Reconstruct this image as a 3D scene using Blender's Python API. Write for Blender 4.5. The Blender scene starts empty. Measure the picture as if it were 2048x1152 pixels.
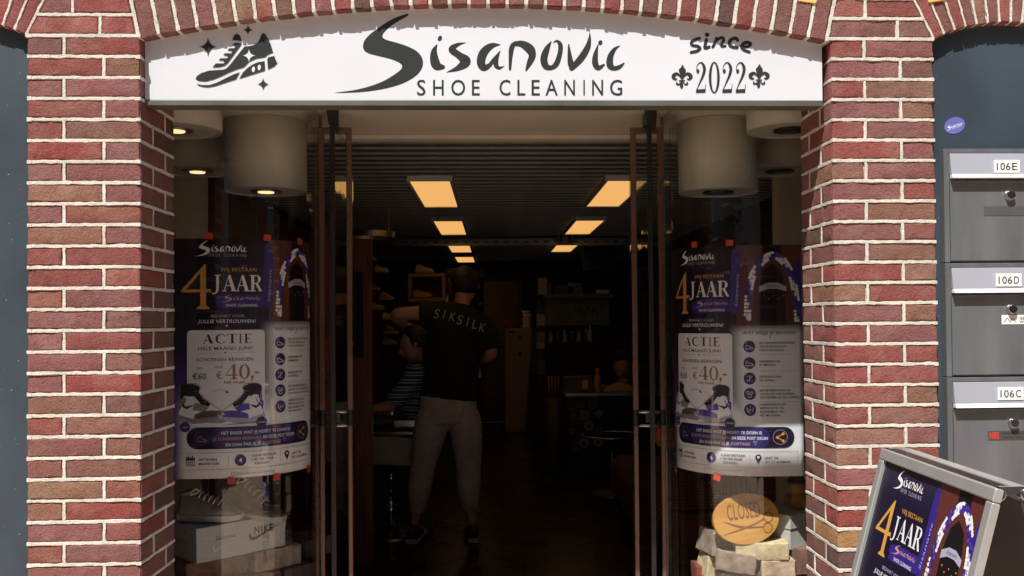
import bpy, bmesh, math, random
from mathutils import Vector, Matrix, noise
from mathutils.geometry import tessellate_polygon
R = math.radians
scene = bpy.context.scene
COL = scene.collection

# ------------------------------------------------------------------ camera
F = 1900.0                      # focal length in pixels of the 2048 px wide photograph
EYE = Vector((0.0, -2.8, 1.5))
yaw, pitch, roll = R(2.5), R(1.0), R(0.50)
fw = Vector((math.sin(yaw)*math.cos(pitch), math.cos(yaw)*math.cos(pitch), math.sin(pitch)))
rt = fw.cross(Vector((0, 0, 1))).normalized()
up = rt.cross(fw).normalized()
rt, up = rt*math.cos(roll) - up*math.sin(roll), up*math.cos(roll) + rt*math.sin(roll)
CX = 985 - F*rt.y/fw.y
CY = 640 + F*up.y/fw.y
cam_data = bpy.data.cameras.new('camera')
cam = bpy.data.objects.new('camera', cam_data)
COL.objects.link(cam)
M = Matrix((rt, up, -fw)).transposed().to_4x4()
M.translation = EYE
cam.matrix_world = M
cam_data.sensor_width = 36
cam_data.lens = F/2048*36
cam_data.shift_x = (1024-CX)/2048
cam_data.shift_y = (CY-576)/2048
cam_data.clip_start = 0.05
cam_data.clip_end = 200
scene.camera = cam

def P(px, py, Y=None, X=None, Z=None):
    """point of the photograph's pixel (2048 px wide) on a real plane of the place"""
    d = fw + rt*((px-CX)/F) - up*((py-CY)/F)
    if Y is not None: t = (Y-EYE.y)/d.y
    elif X is not None: t = (X-EYE.x)/d.x
    else: t = (Z-EYE.z)/d.z
    return EYE + d*t

# ------------------------------------------------------------------ light
SUN_EL, SUN_AZ = R(58), R(25)      # elevation; swing to the left of the facade's normal
world = bpy.data.worlds.new('World')
scene.world = world
world.use_nodes = True
wn = world.node_tree
bg = wn.nodes['Background']
sky = wn.nodes.new('ShaderNodeTexSky')
sky.sky_type = 'NISHITA'
sky.sun_disc = False
sky.sun_elevation = SUN_EL
sky.sun_rotation = R(180) + SUN_AZ
wn.links.new(sky.outputs[0], bg.inputs[0])
bg.inputs[1].default_value = 0.09
sd = Vector((math.sin(SUN_AZ)*math.cos(SUN_EL), math.cos(SUN_AZ)*math.cos(SUN_EL), -math.sin(SUN_EL)))
sun_data = bpy.data.lights.new('sun', 'SUN')
sun_data.energy = 5.0
sun_data.angle = R(0.5)
sun_data.color = (1.0, 0.96, 0.90)
sun = bpy.data.objects.new('sun', sun_data)
COL.objects.link(sun)
sun.rotation_euler = sd.to_track_quat('-Z', 'Y').to_euler()
sun.location = (-4, -7, 10)
scene.view_settings.view_transform = 'Standard'
scene.view_settings.look = 'None'
scene.view_settings.gamma = 1
scene.view_settings.exposure = 0.42
scene.view_settings.use_curve_mapping = False

# ------------------------------------------------------------------ materials
def lin(c):
    c = c/255
    return c/12.92 if c <= .04045 else ((c+.055)/1.055)**2.4
def rgb(r, g, b, k=1.0):
    return (lin(r)*k, lin(g)*k, lin(b)*k, 1)
MATS = {}
def mat(name, col, rough=.6, metal=0, var=.12, scale=8, bump=0, bscale=60, coat=0, dirt=0, stretch=(1, 1, 1), spec=.5):
    """plain surface with slight mottling and fine relief"""
    if name in MATS: return MATS[name]
    m = bpy.data.materials.new(name); m.use_nodes = True
    nt = m.node_tree; b = nt.nodes['Principled BSDF']
    b.inputs['Roughness'].default_value = rough
    b.inputs['Metallic'].default_value = metal
    b.inputs['Coat Weight'].default_value = coat
    b.inputs['Specular IOR Level'].default_value = spec
    tc = nt.nodes.new('ShaderNodeTexCoord')
    mp = nt.nodes.new('ShaderNodeMapping'); mp.inputs['Scale'].default_value = stretch
    nt.links.new(tc.outputs['Object'], mp.inputs[0])
    n = nt.nodes.new('ShaderNodeTexNoise'); n.inputs['Scale'].default_value = scale; n.inputs['Detail'].default_value = 5
    nt.links.new(mp.outputs[0], n.inputs['Vector'])
    r = nt.nodes.new('ShaderNodeValToRGB')
    r.color_ramp.elements[0].position = .3; r.color_ramp.elements[1].position = .7
    c = col[:3]
    r.color_ramp.elements[0].color = tuple(x*(1-var) for x in c) + (1,)
    r.color_ramp.elements[1].color = tuple(min(.95, x*(1+var)) for x in c) + (1,)
    nt.links.new(n.outputs['Fac'], r.inputs[0])
    nt.links.new(r.outputs[0], b.inputs['Base Color'])
    if rough > .05:
        rr = nt.nodes.new('ShaderNodeMapRange')
        rr.inputs['To Min'].default_value = max(.02, rough-.08); rr.inputs['To Max'].default_value = min(1, rough+.08)
        nt.links.new(n.outputs['Fac'], rr.inputs['Value']); nt.links.new(rr.outputs[0], b.inputs['Roughness'])
    if bump:
        n2 = nt.nodes.new('ShaderNodeTexNoise'); n2.inputs['Scale'].default_value = bscale; n2.inputs['Detail'].default_value = 6
        nt.links.new(mp.outputs[0], n2.inputs['Vector'])
        bp = nt.nodes.new('ShaderNodeBump'); bp.inputs['Strength'].default_value = bump; bp.inputs['Distance'].default_value = .004
        nt.links.new(n2.outputs['Fac'], bp.inputs['Height']); nt.links.new(bp.outputs[0], b.inputs['Normal'])
    MATS[name] = m
    return m

def emit(name, col, s):
    if name in MATS: return MATS[name]
    m = bpy.data.materials.new(name); m.use_nodes = True
    nt = m.node_tree; b = nt.nodes['Principled BSDF']
    b.inputs['Base Color'].default_value = (.3, .3, .3, 1)
    b.inputs['Emission Color'].default_value = col; b.inputs['Emission Strength'].default_value = s
    MATS[name] = m
    return m

def mat_brick():
    m = bpy.data.materials.new('fired_brick'); m.use_nodes = True
    nt = m.node_tree; b = nt.nodes['Principled BSDF']
    b.inputs['Roughness'].default_value = .9; b.inputs['Specular IOR Level'].default_value = .25
    L = nt.links.new; N = nt.nodes.new
    oi = N('ShaderNodeObjectInfo'); tc = N('ShaderNodeTexCoord')
    mu = N('ShaderNodeVectorMath'); mu.operation = 'SCALE'; mu.inputs[0].default_value = (17.3, 9.1, 23.7)
    L(oi.outputs['Random'], mu.inputs['Scale'])
    ad = N('ShaderNodeVectorMath'); ad.operation = 'ADD'
    L(tc.outputs['Object'], ad.inputs[0]); L(mu.outputs[0], ad.inputs[1])
    def noi(scale, det, ro=.6):
        n = N('ShaderNodeTexNoise'); n.inputs['Scale'].default_value = scale; n.inputs['Detail'].default_value = det
        n.inputs['Roughness'].default_value = ro
        L(ad.outputs[0], n.inputs['Vector']); return n
    big, midn, fine = noi(9, 3), noi(38, 6, .75), noi(260, 4, .7)
    def ramp(src, p0, p1):
        r = N('ShaderNodeMapRange'); r.inputs['From Min'].default_value = p0; r.inputs['From Max'].default_value = p1
        L(src.outputs['Fac'], r.inputs['Value']); return r
    def mix(fac, a, bcol, mode='MIX'):
        x = N('ShaderNodeMix'); x.data_type = 'RGBA'; x.blend_type = mode
        if isinstance(fac, float): x.inputs[0].default_value = fac
        else: L(fac, x.inputs[0])
        for s, v in ((6, a), (7, bcol)):
            if isinstance(v, tuple): x.inputs[s].default_value = v
            else: L(v, x.inputs[s])
        return x.outputs[2]
    base = oi.outputs['Color']
    hs = N('ShaderNodeHueSaturation'); hs.inputs['Hue'].default_value = .512; hs.inputs['Saturation'].default_value = .85; hs.inputs['Value'].default_value = 1.12
    L(base, hs.inputs['Color'])
    c = mix(ramp(big, .48, .66).outputs[0], base, hs.outputs[0])
    c = mix(ramp(midn, .52, .75).outputs[0], c, mix(.55, c, rgb(70, 45, 45)))
    pit = noi(75, 3, .8)
    c = mix(ramp(pit, .63, .72).outputs[0], c, mix(.35, c, rgb(58, 40, 40)))
    fr = ramp(fine, .25, .8)
    c2 = mix(.6, c, rgb(235, 195, 165), 'MIX')
    f2 = N('ShaderNodeMath'); f2.operation = 'MULTIPLY'; f2.inputs[1].default_value = .34
    L(fr.outputs[0], f2.inputs[0])
    c = mix(f2.outputs[0], c, c2)
    L(c, b.inputs['Base Color'])
    bp = N('ShaderNodeBump'); bp.inputs['Strength'].default_value = 1.0; bp.inputs['Distance'].default_value = .009
    s = N('ShaderNodeMath'); s.operation = 'MULTIPLY_ADD'; s.inputs[1].default_value = .55
    L(fine.outputs['Fac'], s.inputs[0]); L(midn.outputs['Fac'], s.inputs[2])
    pr = ramp(pit, .56, .72); s2 = N('ShaderNodeMath'); s2.operation = 'MULTIPLY_ADD'; s2.inputs[1].default_value = -.3
    L(pr.outputs[0], s2.inputs[0]); L(s.outputs[0], s2.inputs[2])
    L(s2.outputs[0], bp.inputs['Height']); L(bp.outputs[0], b.inputs['Normal'])
    return m
BRICK = mat_brick()

def mat_glass(name, tint=(.985, .99, .985), rough=0.0, bump=.03, ior=1.58):
    m = bpy.data.materials.new(name); m.use_nodes = True
    nt = m.node_tree; nt.nodes.remove(nt.nodes['Principled BSDF']); out = nt.nodes['Material Output']
    L = nt.links.new; N = nt.nodes.new
    t = N('ShaderNodeBsdfTransparent'); t.inputs[0].default_value = tint + (1,)
    g = N('ShaderNodeBsdfGlossy'); g.inputs['Roughness'].default_value = rough
    # Schlick reflectance, the same from both faces of the pane
    ge = N('ShaderNodeNewGeometry'); dt = N('ShaderNodeVectorMath'); dt.operation = 'DOT_PRODUCT'
    L(ge.outputs['Normal'], dt.inputs[0]); L(ge.outputs['Incoming'], dt.inputs[1])
    ab = N('ShaderNodeMath'); ab.operation = 'ABSOLUTE'; L(dt.outputs['Value'], ab.inputs[0])
    om = N('ShaderNodeMath'); om.operation = 'SUBTRACT'; om.inputs[0].default_value = 1; L(ab.outputs[0], om.inputs[1])
    pw = N('ShaderNodeMath'); pw.operation = 'POWER'; pw.inputs[1].default_value = 5; L(om.outputs[0], pw.inputs[0])
    r0 = ((ior-1)/(ior+1))**2
    mul = N('ShaderNodeMath'); mul.operation = 'MULTIPLY_ADD'; mul.inputs[1].default_value = 1-r0; mul.inputs[2].default_value = r0; mul.use_clamp = True
    tc = N('ShaderNodeTexCoord'); n = N('ShaderNodeTexNoise'); n.inputs['Scale'].default_value = 2.2
    mp = N('ShaderNodeMapping'); mp.inputs['Scale'].default_value = (3, 3, .35)
    L(tc.outputs['Object'], mp.inputs[0]); L(mp.outputs[0], n.inputs['Vector'])
    bp = N('ShaderNodeBump'); bp.inputs['Strength'].default_value = bump; bp.inputs['Distance'].default_value = .05
    L(n.outputs['Fac'], bp.inputs['Height']); L(bp.outputs[0], g.inputs['Normal'])
    mx = N('ShaderNodeMixShader')
    L(pw.outputs[0], mul.inputs[0]); L(mul.outputs[0], mx.inputs[0]); L(t.outputs[0], mx.inputs[1]); L(g.outputs[0], mx.inputs[2])
    L(mx.outputs[0], out.inputs[0])
    return m

def mat_wood(name, c1, c2, rough=.45, axis=2, scale=3, grain=.2):
    if name in MATS: return MATS[name]
    m = bpy.data.materials.new(name); m.use_nodes = True
    nt = m.node_tree; b = nt.nodes['Principled BSDF']; b.inputs['Roughness'].default_value = rough
    L = nt.links.new; N = nt.nodes.new
    tc = N('ShaderNodeTexCoord'); mp = N('ShaderNodeMapping')
    s = [14, 14, 14]; s[axis] = 1.2
    mp.inputs['Scale'].default_value = s
    L(tc.outputs['Object'], mp.inputs[0])
    n = N('ShaderNodeTexNoise'); n.inputs['Scale'].default_value = scale; n.inputs['Detail'].default_value = 6; n.inputs['Distortion'].default_value = .6
    L(mp.outputs[0], n.inputs['Vector'])
    r = N('ShaderNodeValToRGB'); r.color_ramp.elements[0].position = .32; r.color_ramp.elements[1].position = .68
    r.color_ramp.elements[0].color = c1; r.color_ramp.elements[1].color = c2
    L(n.outputs['Fac'], r.inputs[0]); L(r.outputs[0], b.inputs['Base Color'])
    bp = N('ShaderNodeBump'); bp.inputs['Strength'].default_value = grain; bp.inputs['Distance'].default_value = .002
    L(n.outputs['Fac'], bp.inputs['Height']); L(bp.outputs[0], b.inputs['Normal'])
    MATS[name] = m
    return m

# ------------------------------------------------------------------ mesh helpers
class MB:
    def __init__(s): s.v, s.f = [], []
    def add(s, vs, fs):
        o = len(s.v); s.v += [tuple(v) for v in vs]; s.f += [tuple(i+o for i in f) for f in fs]; return s
    def box(s, x0, x1, y0, y1, z0, z1):
        return s.add([(x, y, z) for z in (z0, z1) for y in (y0, y1) for x in (x0, x1)],
                     [(0, 2, 3, 1), (4, 5, 7, 6), (0, 1, 5, 4), (2, 6, 7, 3), (0, 4, 6, 2), (1, 3, 7, 5)])
    def hexa(s, a, b):
        """prism between two quads a (front) and b (back), 4 points each"""
        return s.add(list(a)+list(b), [(0, 1, 2, 3), (7, 6, 5, 4), (0, 4, 5, 1), (1, 5, 6, 2), (2, 6, 7, 3), (3, 7, 4, 0)])
    def loft(s, rings, caps=True, closed=False):
        n = len(rings[0]); o = len(s.v)
        for r in rings: s.v += [tuple(p) for p in r]
        k = len(rings)
        for i in range(k if closed else k-1):
            a, b = o+i*n, o+((i+1) % k)*n
            for j in range(n): s.f.append((a+j, a+(j+1) % n, b+(j+1) % n, b+j))
        if caps and not closed:
            s.f.append(tuple(o+j for j in reversed(range(n)))); s.f.append(tuple(o+(k-1)*n+j for j in range(n)))
        return s
    def tube(s, pts, r, n=10, closed=False, caps=True):
        pts = [Vector(p) for p in pts]; rings = []
        prev = None
        for i, p in enumerate(pts):
            if closed: t = pts[(i+1) % len(pts)] - pts[i-1]
            else: t = pts[min(i+1, len(pts)-1)] - pts[max(i-1, 0)]
            t.normalize()
            if prev is None:
                a = Vector((0, 0, 1)) if abs(t.z) < .9 else Vector((1, 0, 0))
                prev = t.cross(a).normalized()
            u = (prev - t*prev.dot(t)).normalized(); w = t.cross(u); prev = u
            rad = r[i] if isinstance(r, (list, tuple)) else r
            rings.append([p + (u*math.cos(2*math.pi*k/n) + w*math.sin(2*math.pi*k/n))*rad for k in range(n)])
        return s.loft(rings, caps, closed)
    def cyl(s, c, r, h, n=24, axis='Z', r2=None):
        c = Vector(c); r2 = r if r2 is None else r2
        ax = {'X': Vector((1, 0, 0)), 'Y': Vector((0, 1, 0)), 'Z': Vector((0, 0, 1))}[axis]
        u = {'X': Vector((0, 1, 0)), 'Y': Vector((0, 0, 1)), 'Z': Vector((1, 0, 0))}[axis]; w = ax.cross(u)
        rings = [[c + ax*(h*t) + (u*math.cos(2*math.pi*k/n)+w*math.sin(2*math.pi*k/n))*q for k in range(n)] for t, q in ((-.5, r), (.5, r2))]
        return s.loft(rings)
    def lathe(s, c, prof, n=24):
        c = Vector(c)
        return s.loft([[c + Vector((r*math.cos(2*math.pi*k/n), r*math.sin(2*math.pi*k/n), z)) for k in range(n)] for r, z in prof])
    def ball(s, c, r, n=12, m=8):
        c = Vector(c); rx, ry, rz = (r, r, r) if not isinstance(r, (tuple, list)) else r
        rings = []
        for i in range(1, m):
            a = math.pi*i/m - math.pi/2
            rings.append([c+Vector((rx*math.cos(a)*math.cos(2*math.pi*k/n), ry*math.cos(a)*math.sin(2*math.pi*k/n), rz*math.sin(a))) for k in range(n)])
        return s.loft(rings)
    def xf(s, mtx):
        s.v = [tuple(mtx @ Vector(v)) for v in s.v]; return s
    def build(s, name, m, parent=None, smooth=False, bevel=0, loc=None, seg=2):
        me = bpy.data.meshes.new(name)
        me.from_pydata(s.v, [], s.f); me.update()
        me.materials.append(m)
        if smooth:
            for p in me.polygons: p.use_smooth = True
        o = bpy.data.objects.new(name, me)
        COL.objects.link(o)
        if parent is not None: o.parent = parent
        if loc is not None: o.location = loc
        if bevel:
            bv = o.modifiers.new('bevel', 'BEVEL'); bv.width = bevel; bv.segments = seg; bv.limit_method = 'ANGLE'; bv.angle_limit = R(35)
            for p in me.polygons: p.use_smooth = True
            bv.harden_normals = True
        return o

def tag(o, label, cat, group=None):
    o['label'] = label; o['category'] = cat
    if group: o['group'] = group
    return o
def thing(name, label, cat, loc=(0, 0, 0), rotz=0, group=None):
    o = bpy.data.objects.new(name, None); COL.objects.link(o)
    o.empty_display_size = .1
    o.location = loc; o.rotation_euler = (0, 0, rotz)
    return tag(o, label, cat, group)
def struct(o):
    o['kind'] = 'structure'; return o
def copy_tree(o, parent=None):
    c = o.copy(); COL.objects.link(c)
    if parent is not None: c.parent = parent
    for ch in [x for x in bpy.data.objects if x.parent == o]: copy_tree(ch, c)
    return c

def lattice(nx, ny, nz, fn):
    """surface of a box grid; fn(u,v,w in 0..1, on_edge) -> point"""
    idx, vs, fs = {}, [], []
    def vid(i, j, k):
        if (i, j, k) not in idx:
            idx[(i, j, k)] = len(vs)
            e = (i in (0, nx)) + (j in (0, ny)) + (k in (0, nz))
            vs.append(fn(i/nx, j/ny, k/nz, e))
        return idx[(i, j, k)]
    for i in range(nx):
        for j in range(ny):
            fs.append((vid(i, j, 0), vid(i, j+1, 0), vid(i+1, j+1, 0), vid(i+1, j, 0)))
            fs.append((vid(i, j, nz), vid(i+1, j, nz), vid(i+1, j+1, nz), vid(i, j+1, nz)))
    for i in range(nx):
        for k in range(nz):
            fs.append((vid(i, 0, k), vid(i+1, 0, k), vid(i+1, 0, k+1), vid(i, 0, k+1)))
            fs.append((vid(i, ny, k), vid(i, ny, k+1), vid(i+1, ny, k+1), vid(i+1, ny, k)))
    for j in range(ny):
        for k in range(nz):
            fs.append((vid(0, j, k), vid(0, j, k+1), vid(0, j+1, k+1), vid(0, j+1, k)))
            fs.append((vid(nx, j, k), vid(nx, j+1, k), vid(nx, j+1, k+1), vid(nx, j, k+1)))
    return vs, fs

def rough_block(corners, nx, ny, nz, seed, amp=.0021, rnd=.0018):
    """hand-made brick: corners = 8 points (x fastest, then y, then z)"""
    c = [Vector(q) for q in corners]; cen = sum(c, Vector())/8
    rg = random.Random(seed)
    sz = [(c[1]-c[0]).length, (c[2]-c[0]).length, (c[4]-c[0]).length]; nn = (nx, ny, nz)
    def warp(t, a):
        # the outermost cells are only a few millimetres wide, so edges stay crisp
        if t in (0, 1): return t
        m_ = .0035/sz[a]; k = round(t*nn[a])
        return m_ + (1-2*m_)*(k-1)/max(1, nn[a]-2) if nn[a] > 2 else t
    def fn(u, v, w, e):
        u0, v0, w0 = u, v, w
        u, v, w = warp(u, 0), warp(v, 1), warp(w, 2)
        p = Vector()
        for n in range(8):
            p += c[n]*((u if n & 1 else 1-u)*(v if n & 2 else 1-v)*(w if n & 4 else 1-w))
        q = p - cen
        nv = noise.noise_vector(p*22 + Vector((seed*3.7, seed*1.9, seed*5.3)))
        nv2 = noise.noise_vector(p*70 + Vector((seed*1.7, seed*2.9, seed*.3)))
        p = p + nv*amp + nv2*amp*.9
        if e >= 2:
            k = rnd*(.3+1.2*rg.random())
            for a in range(3):
                t = (u, v, w)[a]
                if t in (0, 1): p[a] += k if q[a] < 0 else -k
            if rg.random() < .10:
                p -= q.normalized()*.004
        return p
    return lattice(nx, ny, nz, fn)

def catmull(pts, n=8, closed=False):
    out = []; k = len(pts)
    rng_ = range(k if closed else k-1)
    for i in rng_:
        g = lambda j: pts[j % k] if closed else pts[max(0, min(k-1, j))]
        p0, p1, p2, p3 = g(i-1), g(i), g(i+1), g(i+2)
        for s in range(n):
            t = s/n
            out.append(tuple(.5*((2*b)+(-a+c)*t+(2*a-5*b+4*c-d)*t*t+(-a+3*b-3*c+d)*t**3) for a, b, c, d in zip(p0, p1, p2, p3)))
    if not closed: out.append(tuple(pts[-1]))
    return out

# ------------------------------------------------------------------ flat print: 2D shapes grouped by colour
class Art:
    def __init__(s): s.items = []            # (colour key, verts2d, faces)
    def poly(s, key, pts, smooth=0):
        if smooth: pts = catmull(pts, smooth, closed=True)
        pts = [(p[0], p[1]) for p in pts]
        tri = tessellate_polygon([[Vector((p[0], p[1], 0)) for p in pts]])
        s.items.append((key, pts, [tuple(t) for t in tri])); return s
    def stroke(s, key, pts, n=7, caps=True):
        """ribbon along (x, y, width) points"""
        q = catmull(pts, n) if len(pts) > 2 else [tuple(pts[0]), tuple(pts[1])]
        L, Rr = [], []
        for i, p in enumerate(q):
            a = q[max(0, i-1)]; b = q[min(len(q)-1, i+1)]
            dx, dy = b[0]-a[0], b[1]-a[1]; l = math.hypot(dx, dy) or 1
            w = max(p[2], .01)/2
            L.append((p[0]-dy/l*w, p[1]+dx/l*w)); Rr.append((p[0]+dy/l*w, p[1]-dx/l*w))
        vs = L+Rr; k = len(q)
        lay = [.7*i/k for i in range(k)]*2
        fs = [(i, i+1, k+i+1, k+i) for i in range(k-1)]
        if caps:
            for e, sgn in ((0, -1), (k-1, 1)):
                a = q[max(0, e-1)]; b = q[min(k-1, e+1)]
                th = math.atan2(b[1]-a[1], b[0]-a[0]); w = q[e][2]/2
                if w < .3: continue
                o = len(vs); m = 6
                vs.append((q[e][0], q[e][1])); lay += [.8+.1*(e > 0)]*(m+2)
                for j in range(m+1):
                    an = th + (math.pi if sgn < 0 else 0) - math.pi/2 + math.pi*j/m
                    vs.append((q[e][0]+w*math.cos(an), q[e][1]+w*math.sin(an)))
                fs += [(o, o+1+j, o+2+j) for j in range(m)]
        s.items.append((key, vs, fs, lay)); return s
    def ell(s, key, cx, cy, rx, ry=None, rot=0, n=24):
        ry = rx if ry is None else ry
        pts = [(cx+rx*math.cos(t)*math.cos(rot)-ry*math.sin(t)*math.sin(rot), cy+rx*math.cos(t)*math.sin(rot)+ry*math.sin(t)*math.cos(rot)) for t in [2*math.pi*k/n for k in range(n)]]
        s.items.append((key, pts, [tuple(range(n))])); return s
    def ring(s, key, cx, cy, rx, ry, ix, iy, n=32):
        a = [2*math.pi*k/n for k in range(n)]
        vs = [(cx+rx*math.cos(t), cy+ry*math.sin(t)) for t in a]+[(cx+ix*math.cos(t), cy+iy*math.sin(t)) for t in a]
        s.items.append((key, vs, [(k, (k+1) % n, n+(k+1) % n, n+k) for k in range(n)])); return s
    def rect(s, key, x0, y0, x1, y1, r=0):
        if r:
            pts = []
            for cx, cy, a0 in ((x1-r, y1-r, 0), (x0+r, y1-r, 90), (x0+r, y0+r, 180), (x1-r, y0+r, 270)):
                pts += [(cx+r*math.cos(R(a0+t)), cy+r*math.sin(R(a0+t))) for t in (0, 22.5, 45, 67.5, 90)]
        else: pts = [(x0, y0), (x1, y0), (x1, y1), (x0, y1)]
        s.items.append((key, pts, [tuple(range(len(pts)))])); return s
    def line(s, key, x0, y0, x1, y1, w=1):
        return s.stroke(key, [(x0, y0, w), (x1, y1, w)], caps=False)
    def frame(s, key, x0, y0, x1, y1, w):
        s.rect(key, x0, y0, x1, y0+w); s.rect(key, x0, y1-w, x1, y1)
        s.rect(key, x0, y0+w, x0+w, y1-w); s.rect(key, x1-w, y0+w, x1, y1-w); return s
    def text(s, key, txt, x0, base, x1, h, bold=0, shear=0, rot=0):
        """line of the built-in typeface fitted from x0 to x1, capitals h high, y pointing down"""
        vs, fs = font_mesh(txt, bold)
        if not vs: return s
        mx = max(v[0] for v in vs); mn = min(v[0] for v in vs)
        k = (x1-x0)/(mx-mn); kh = h/.70
        out = []
        for v in vs:
            x = (v[0]-mn)*k; y = v[1]*kh
            x += shear*y
            out.append((x0+x*math.cos(rot)+y*math.sin(rot)*1, base-y*math.cos(rot)+x*math.sin(rot)))
        s.items.append((key, out, fs)); return s
    def xf(s, fn, items):
        for it in items: s.items.append((it[0], [fn(*v) for v in it[1]]) + tuple(it[2:]))
        return s
    def build(s, parent, colours, fmap, names, cuts=None, step=.00006, base=.0006):
        """one mesh per colour; later shapes lie a hair in front of earlier ones"""
        groups = {}
        for i, it in enumerate(s.items): groups.setdefault(it[0], []).append((i, it[1], it[2], it[3] if len(it) > 3 else None))
        for key, its in groups.items():
            bm = bmesh.new(); lay = bm.verts.layers.float.new('lay')
            for i, vs, fs, lo in its:
                b = [bm.verts.new((v[0], v[1], 0)) for v in vs]
                for n_, q in enumerate(b): q[lay] = i + (lo[n_] if lo else 0)
                for f in fs:
                    try: bm.faces.new([b[t] for t in f])
                    except ValueError: pass
            if cuts:
                for c in cuts:
                    bmesh.ops.bisect_plane(bm, geom=bm.verts[:]+bm.edges[:]+bm.faces[:], plane_co=(c, 0, 0), plane_no=(1, 0, 0), dist=1e-5)
            for q in bm.verts: q.co = fmap(q.co.x, q.co.y, base + step*q[lay])
            me = bpy.data.meshes.new(names[key]); bm.to_mesh(me); bm.free()
            me.materials.append(colours[key])
            o = bpy.data.objects.new(names[key], me); COL.objects.link(o); o.parent = parent

_fc = {}
def font_mesh(txt, bold=0):
    if (txt, bold) in _fc: return _fc[(txt, bold)]
    cu = bpy.data.curves.new('t', 'FONT'); cu.body = txt; cu.resolution_u = 3; cu.offset = bold; cu.space_character = 1.05
    o = bpy.data.objects.new('t', cu); COL.objects.link(o)
    dg = bpy.context.evaluated_depsgraph_get()
    me = o.evaluated_get(dg).to_mesh()
    vs = [(v.co.x, v.co.y) for v in me.vertices]; fs = [tuple(p.vertices) for p in me.polygons]
    o.evaluated_get(dg).to_mesh_clear()
    bpy.data.objects.remove(o); bpy.data.curves.remove(cu)
    _fc[(txt, bold)] = (vs, fs)
    return vs, fs
# ------------------------------------------------------------------ common surfaces
MORTAR = mat('lime_mortar', rgb(226, 220, 208, .84), .9, var=.16, scale=14, bump=.7, bscale=160, spec=.2)
CREAM = mat('cream_paint', rgb(226, 216, 196, .9), .55, var=.06, scale=3, bump=.1)
DARKPANEL = mat('slate_blue_paint', rgb(62, 75, 86, .80), .5, var=.24, scale=3.5, bump=.15, bscale=30, stretch=(1, 1, .6))
WOOD = mat_wood('brown_wood', rgb(70, 36, 18, .9), rgb(124, 70, 36, .9), .45)
BLACK = mat('black_plastic', (.012, .012, .014, 1), .4, var=.1)
CHROME = mat('chrome', (.75, .75, .75, 1), .12, metal=1, var=.03)
STEEL = mat('brushed_steel', (.45, .45, .46, 1), .35, metal=1, var=.08, scale=20)
DARKGREY = mat('dark_grey', (.05, .05, .052, 1), .5)
WHITE = mat('white_paint', (.78, .78, .77, 1), .45, var=.04)
SKIN = mat('skin', rgb(205, 150, 125, .8), .55, var=.08, scale=20)
HAIR = mat('dark_hair', (.012, .009, .008, 1), .6, bump=.6, bscale=200)

# ------------------------------------------------------------------ ground, street
g = MB(); g.box(-60, 60, -60, .6, -.2, 0)
pav = struct(g.build('pavement', mat('paving_bricks', (.46, .34, .25, 1), .85, var=.25, scale=6, bump=.4, bscale=20)))

def facade_block(x0, x1, y, h, col, label, seed):
    t = thing('opposite_building', label, 'building', ((x0+x1)/2, y, 0), 0, 'buildings across the street')
    w = MB(); w.box(x0-(x0+x1)/2, x1-(x0+x1)/2, -6, 0, 0, h); w.build('wall', col, t)
    n = int((x1-x0)/1.8); s = (x1-x0)/n
    for fl in range(int(h//3)):
        for i in range(n):
            xc = x0 + s*(i+.5) - (x0+x1)/2
            fr = MB(); fr.box(xc-.5, xc+.5, .002, .06, fl*3+.9, fl*3+2.5)
            f = fr.build('window', WHITE, t)
            q = MB(); q.box(xc-.43, xc+.43, .061, .07, fl*3+.97, fl*3+2.43); q.build('pane', mat('dark_pane', (.02, .025, .03, 1), .05), f)
def street_tree(x, y, h, seed):
    rg = random.Random(seed)
    t = thing('street_tree', 'leafy street tree across the street, %s of the pair' % ('left' if x < 0 else 'right'), 'tree', (x, y, 0), 0, 'trees across the street')
    m = MB(); m.tube([(0, 0, 0), (.05, .02, 1.4), (-.04, 0, 2.6), (.02, .03, h*.8)], [.16, .13, .11, .03], 10); m.build('trunk', mat('tree_bark', (.09, .07, .05, 1), .9, bump=.6), t, smooth=True)
    m = MB()
    for k in range(60):
        c = Vector((rg.gauss(0, .9), rg.gauss(0, .8), h*.66+rg.gauss(0, .95)))
        for j in range(45):
            p = c + Vector((rg.gauss(0, .26), rg.gauss(0, .26), rg.gauss(0, .22))); a = Vector((rg.uniform(-1, 1), rg.uniform(-1, 1), rg.uniform(-1, 1))).normalized(); b = a.orthogonal().normalized()
            s = rg.uniform(.05, .09); m.add([p-a*s, p+b*s*.5, p+a*s, p-b*s*.5], [(0, 1, 2, 3)])
    m.build('crown', mat('tree_leaves', (.07, .11, .03, 1), .6, var=.4, scale=3), t)
street_tree(-3.6, -8.2, 5.6, 1); street_tree(3.9, -8.6, 6.2, 2)
facade_block(-34, -6.01, -12.0, 12, mat('brown_brickwork', (.2, .13, .10, 1), .9, var=.3, scale=12), 'brown brick house across the street, left', 1)
facade_block(-6, 1.6, -12.3, 13, mat('cream_render', (.42, .39, .34, 1), .8, var=.1), 'cream rendered house across the street, middle', 2)
facade_block(1.61, 32, -11.9, 11, mat('red_brickwork', (.2, .10, .07, 1), .9, var=.3, scale=12), 'red brick house across the street, right', 3)

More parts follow.
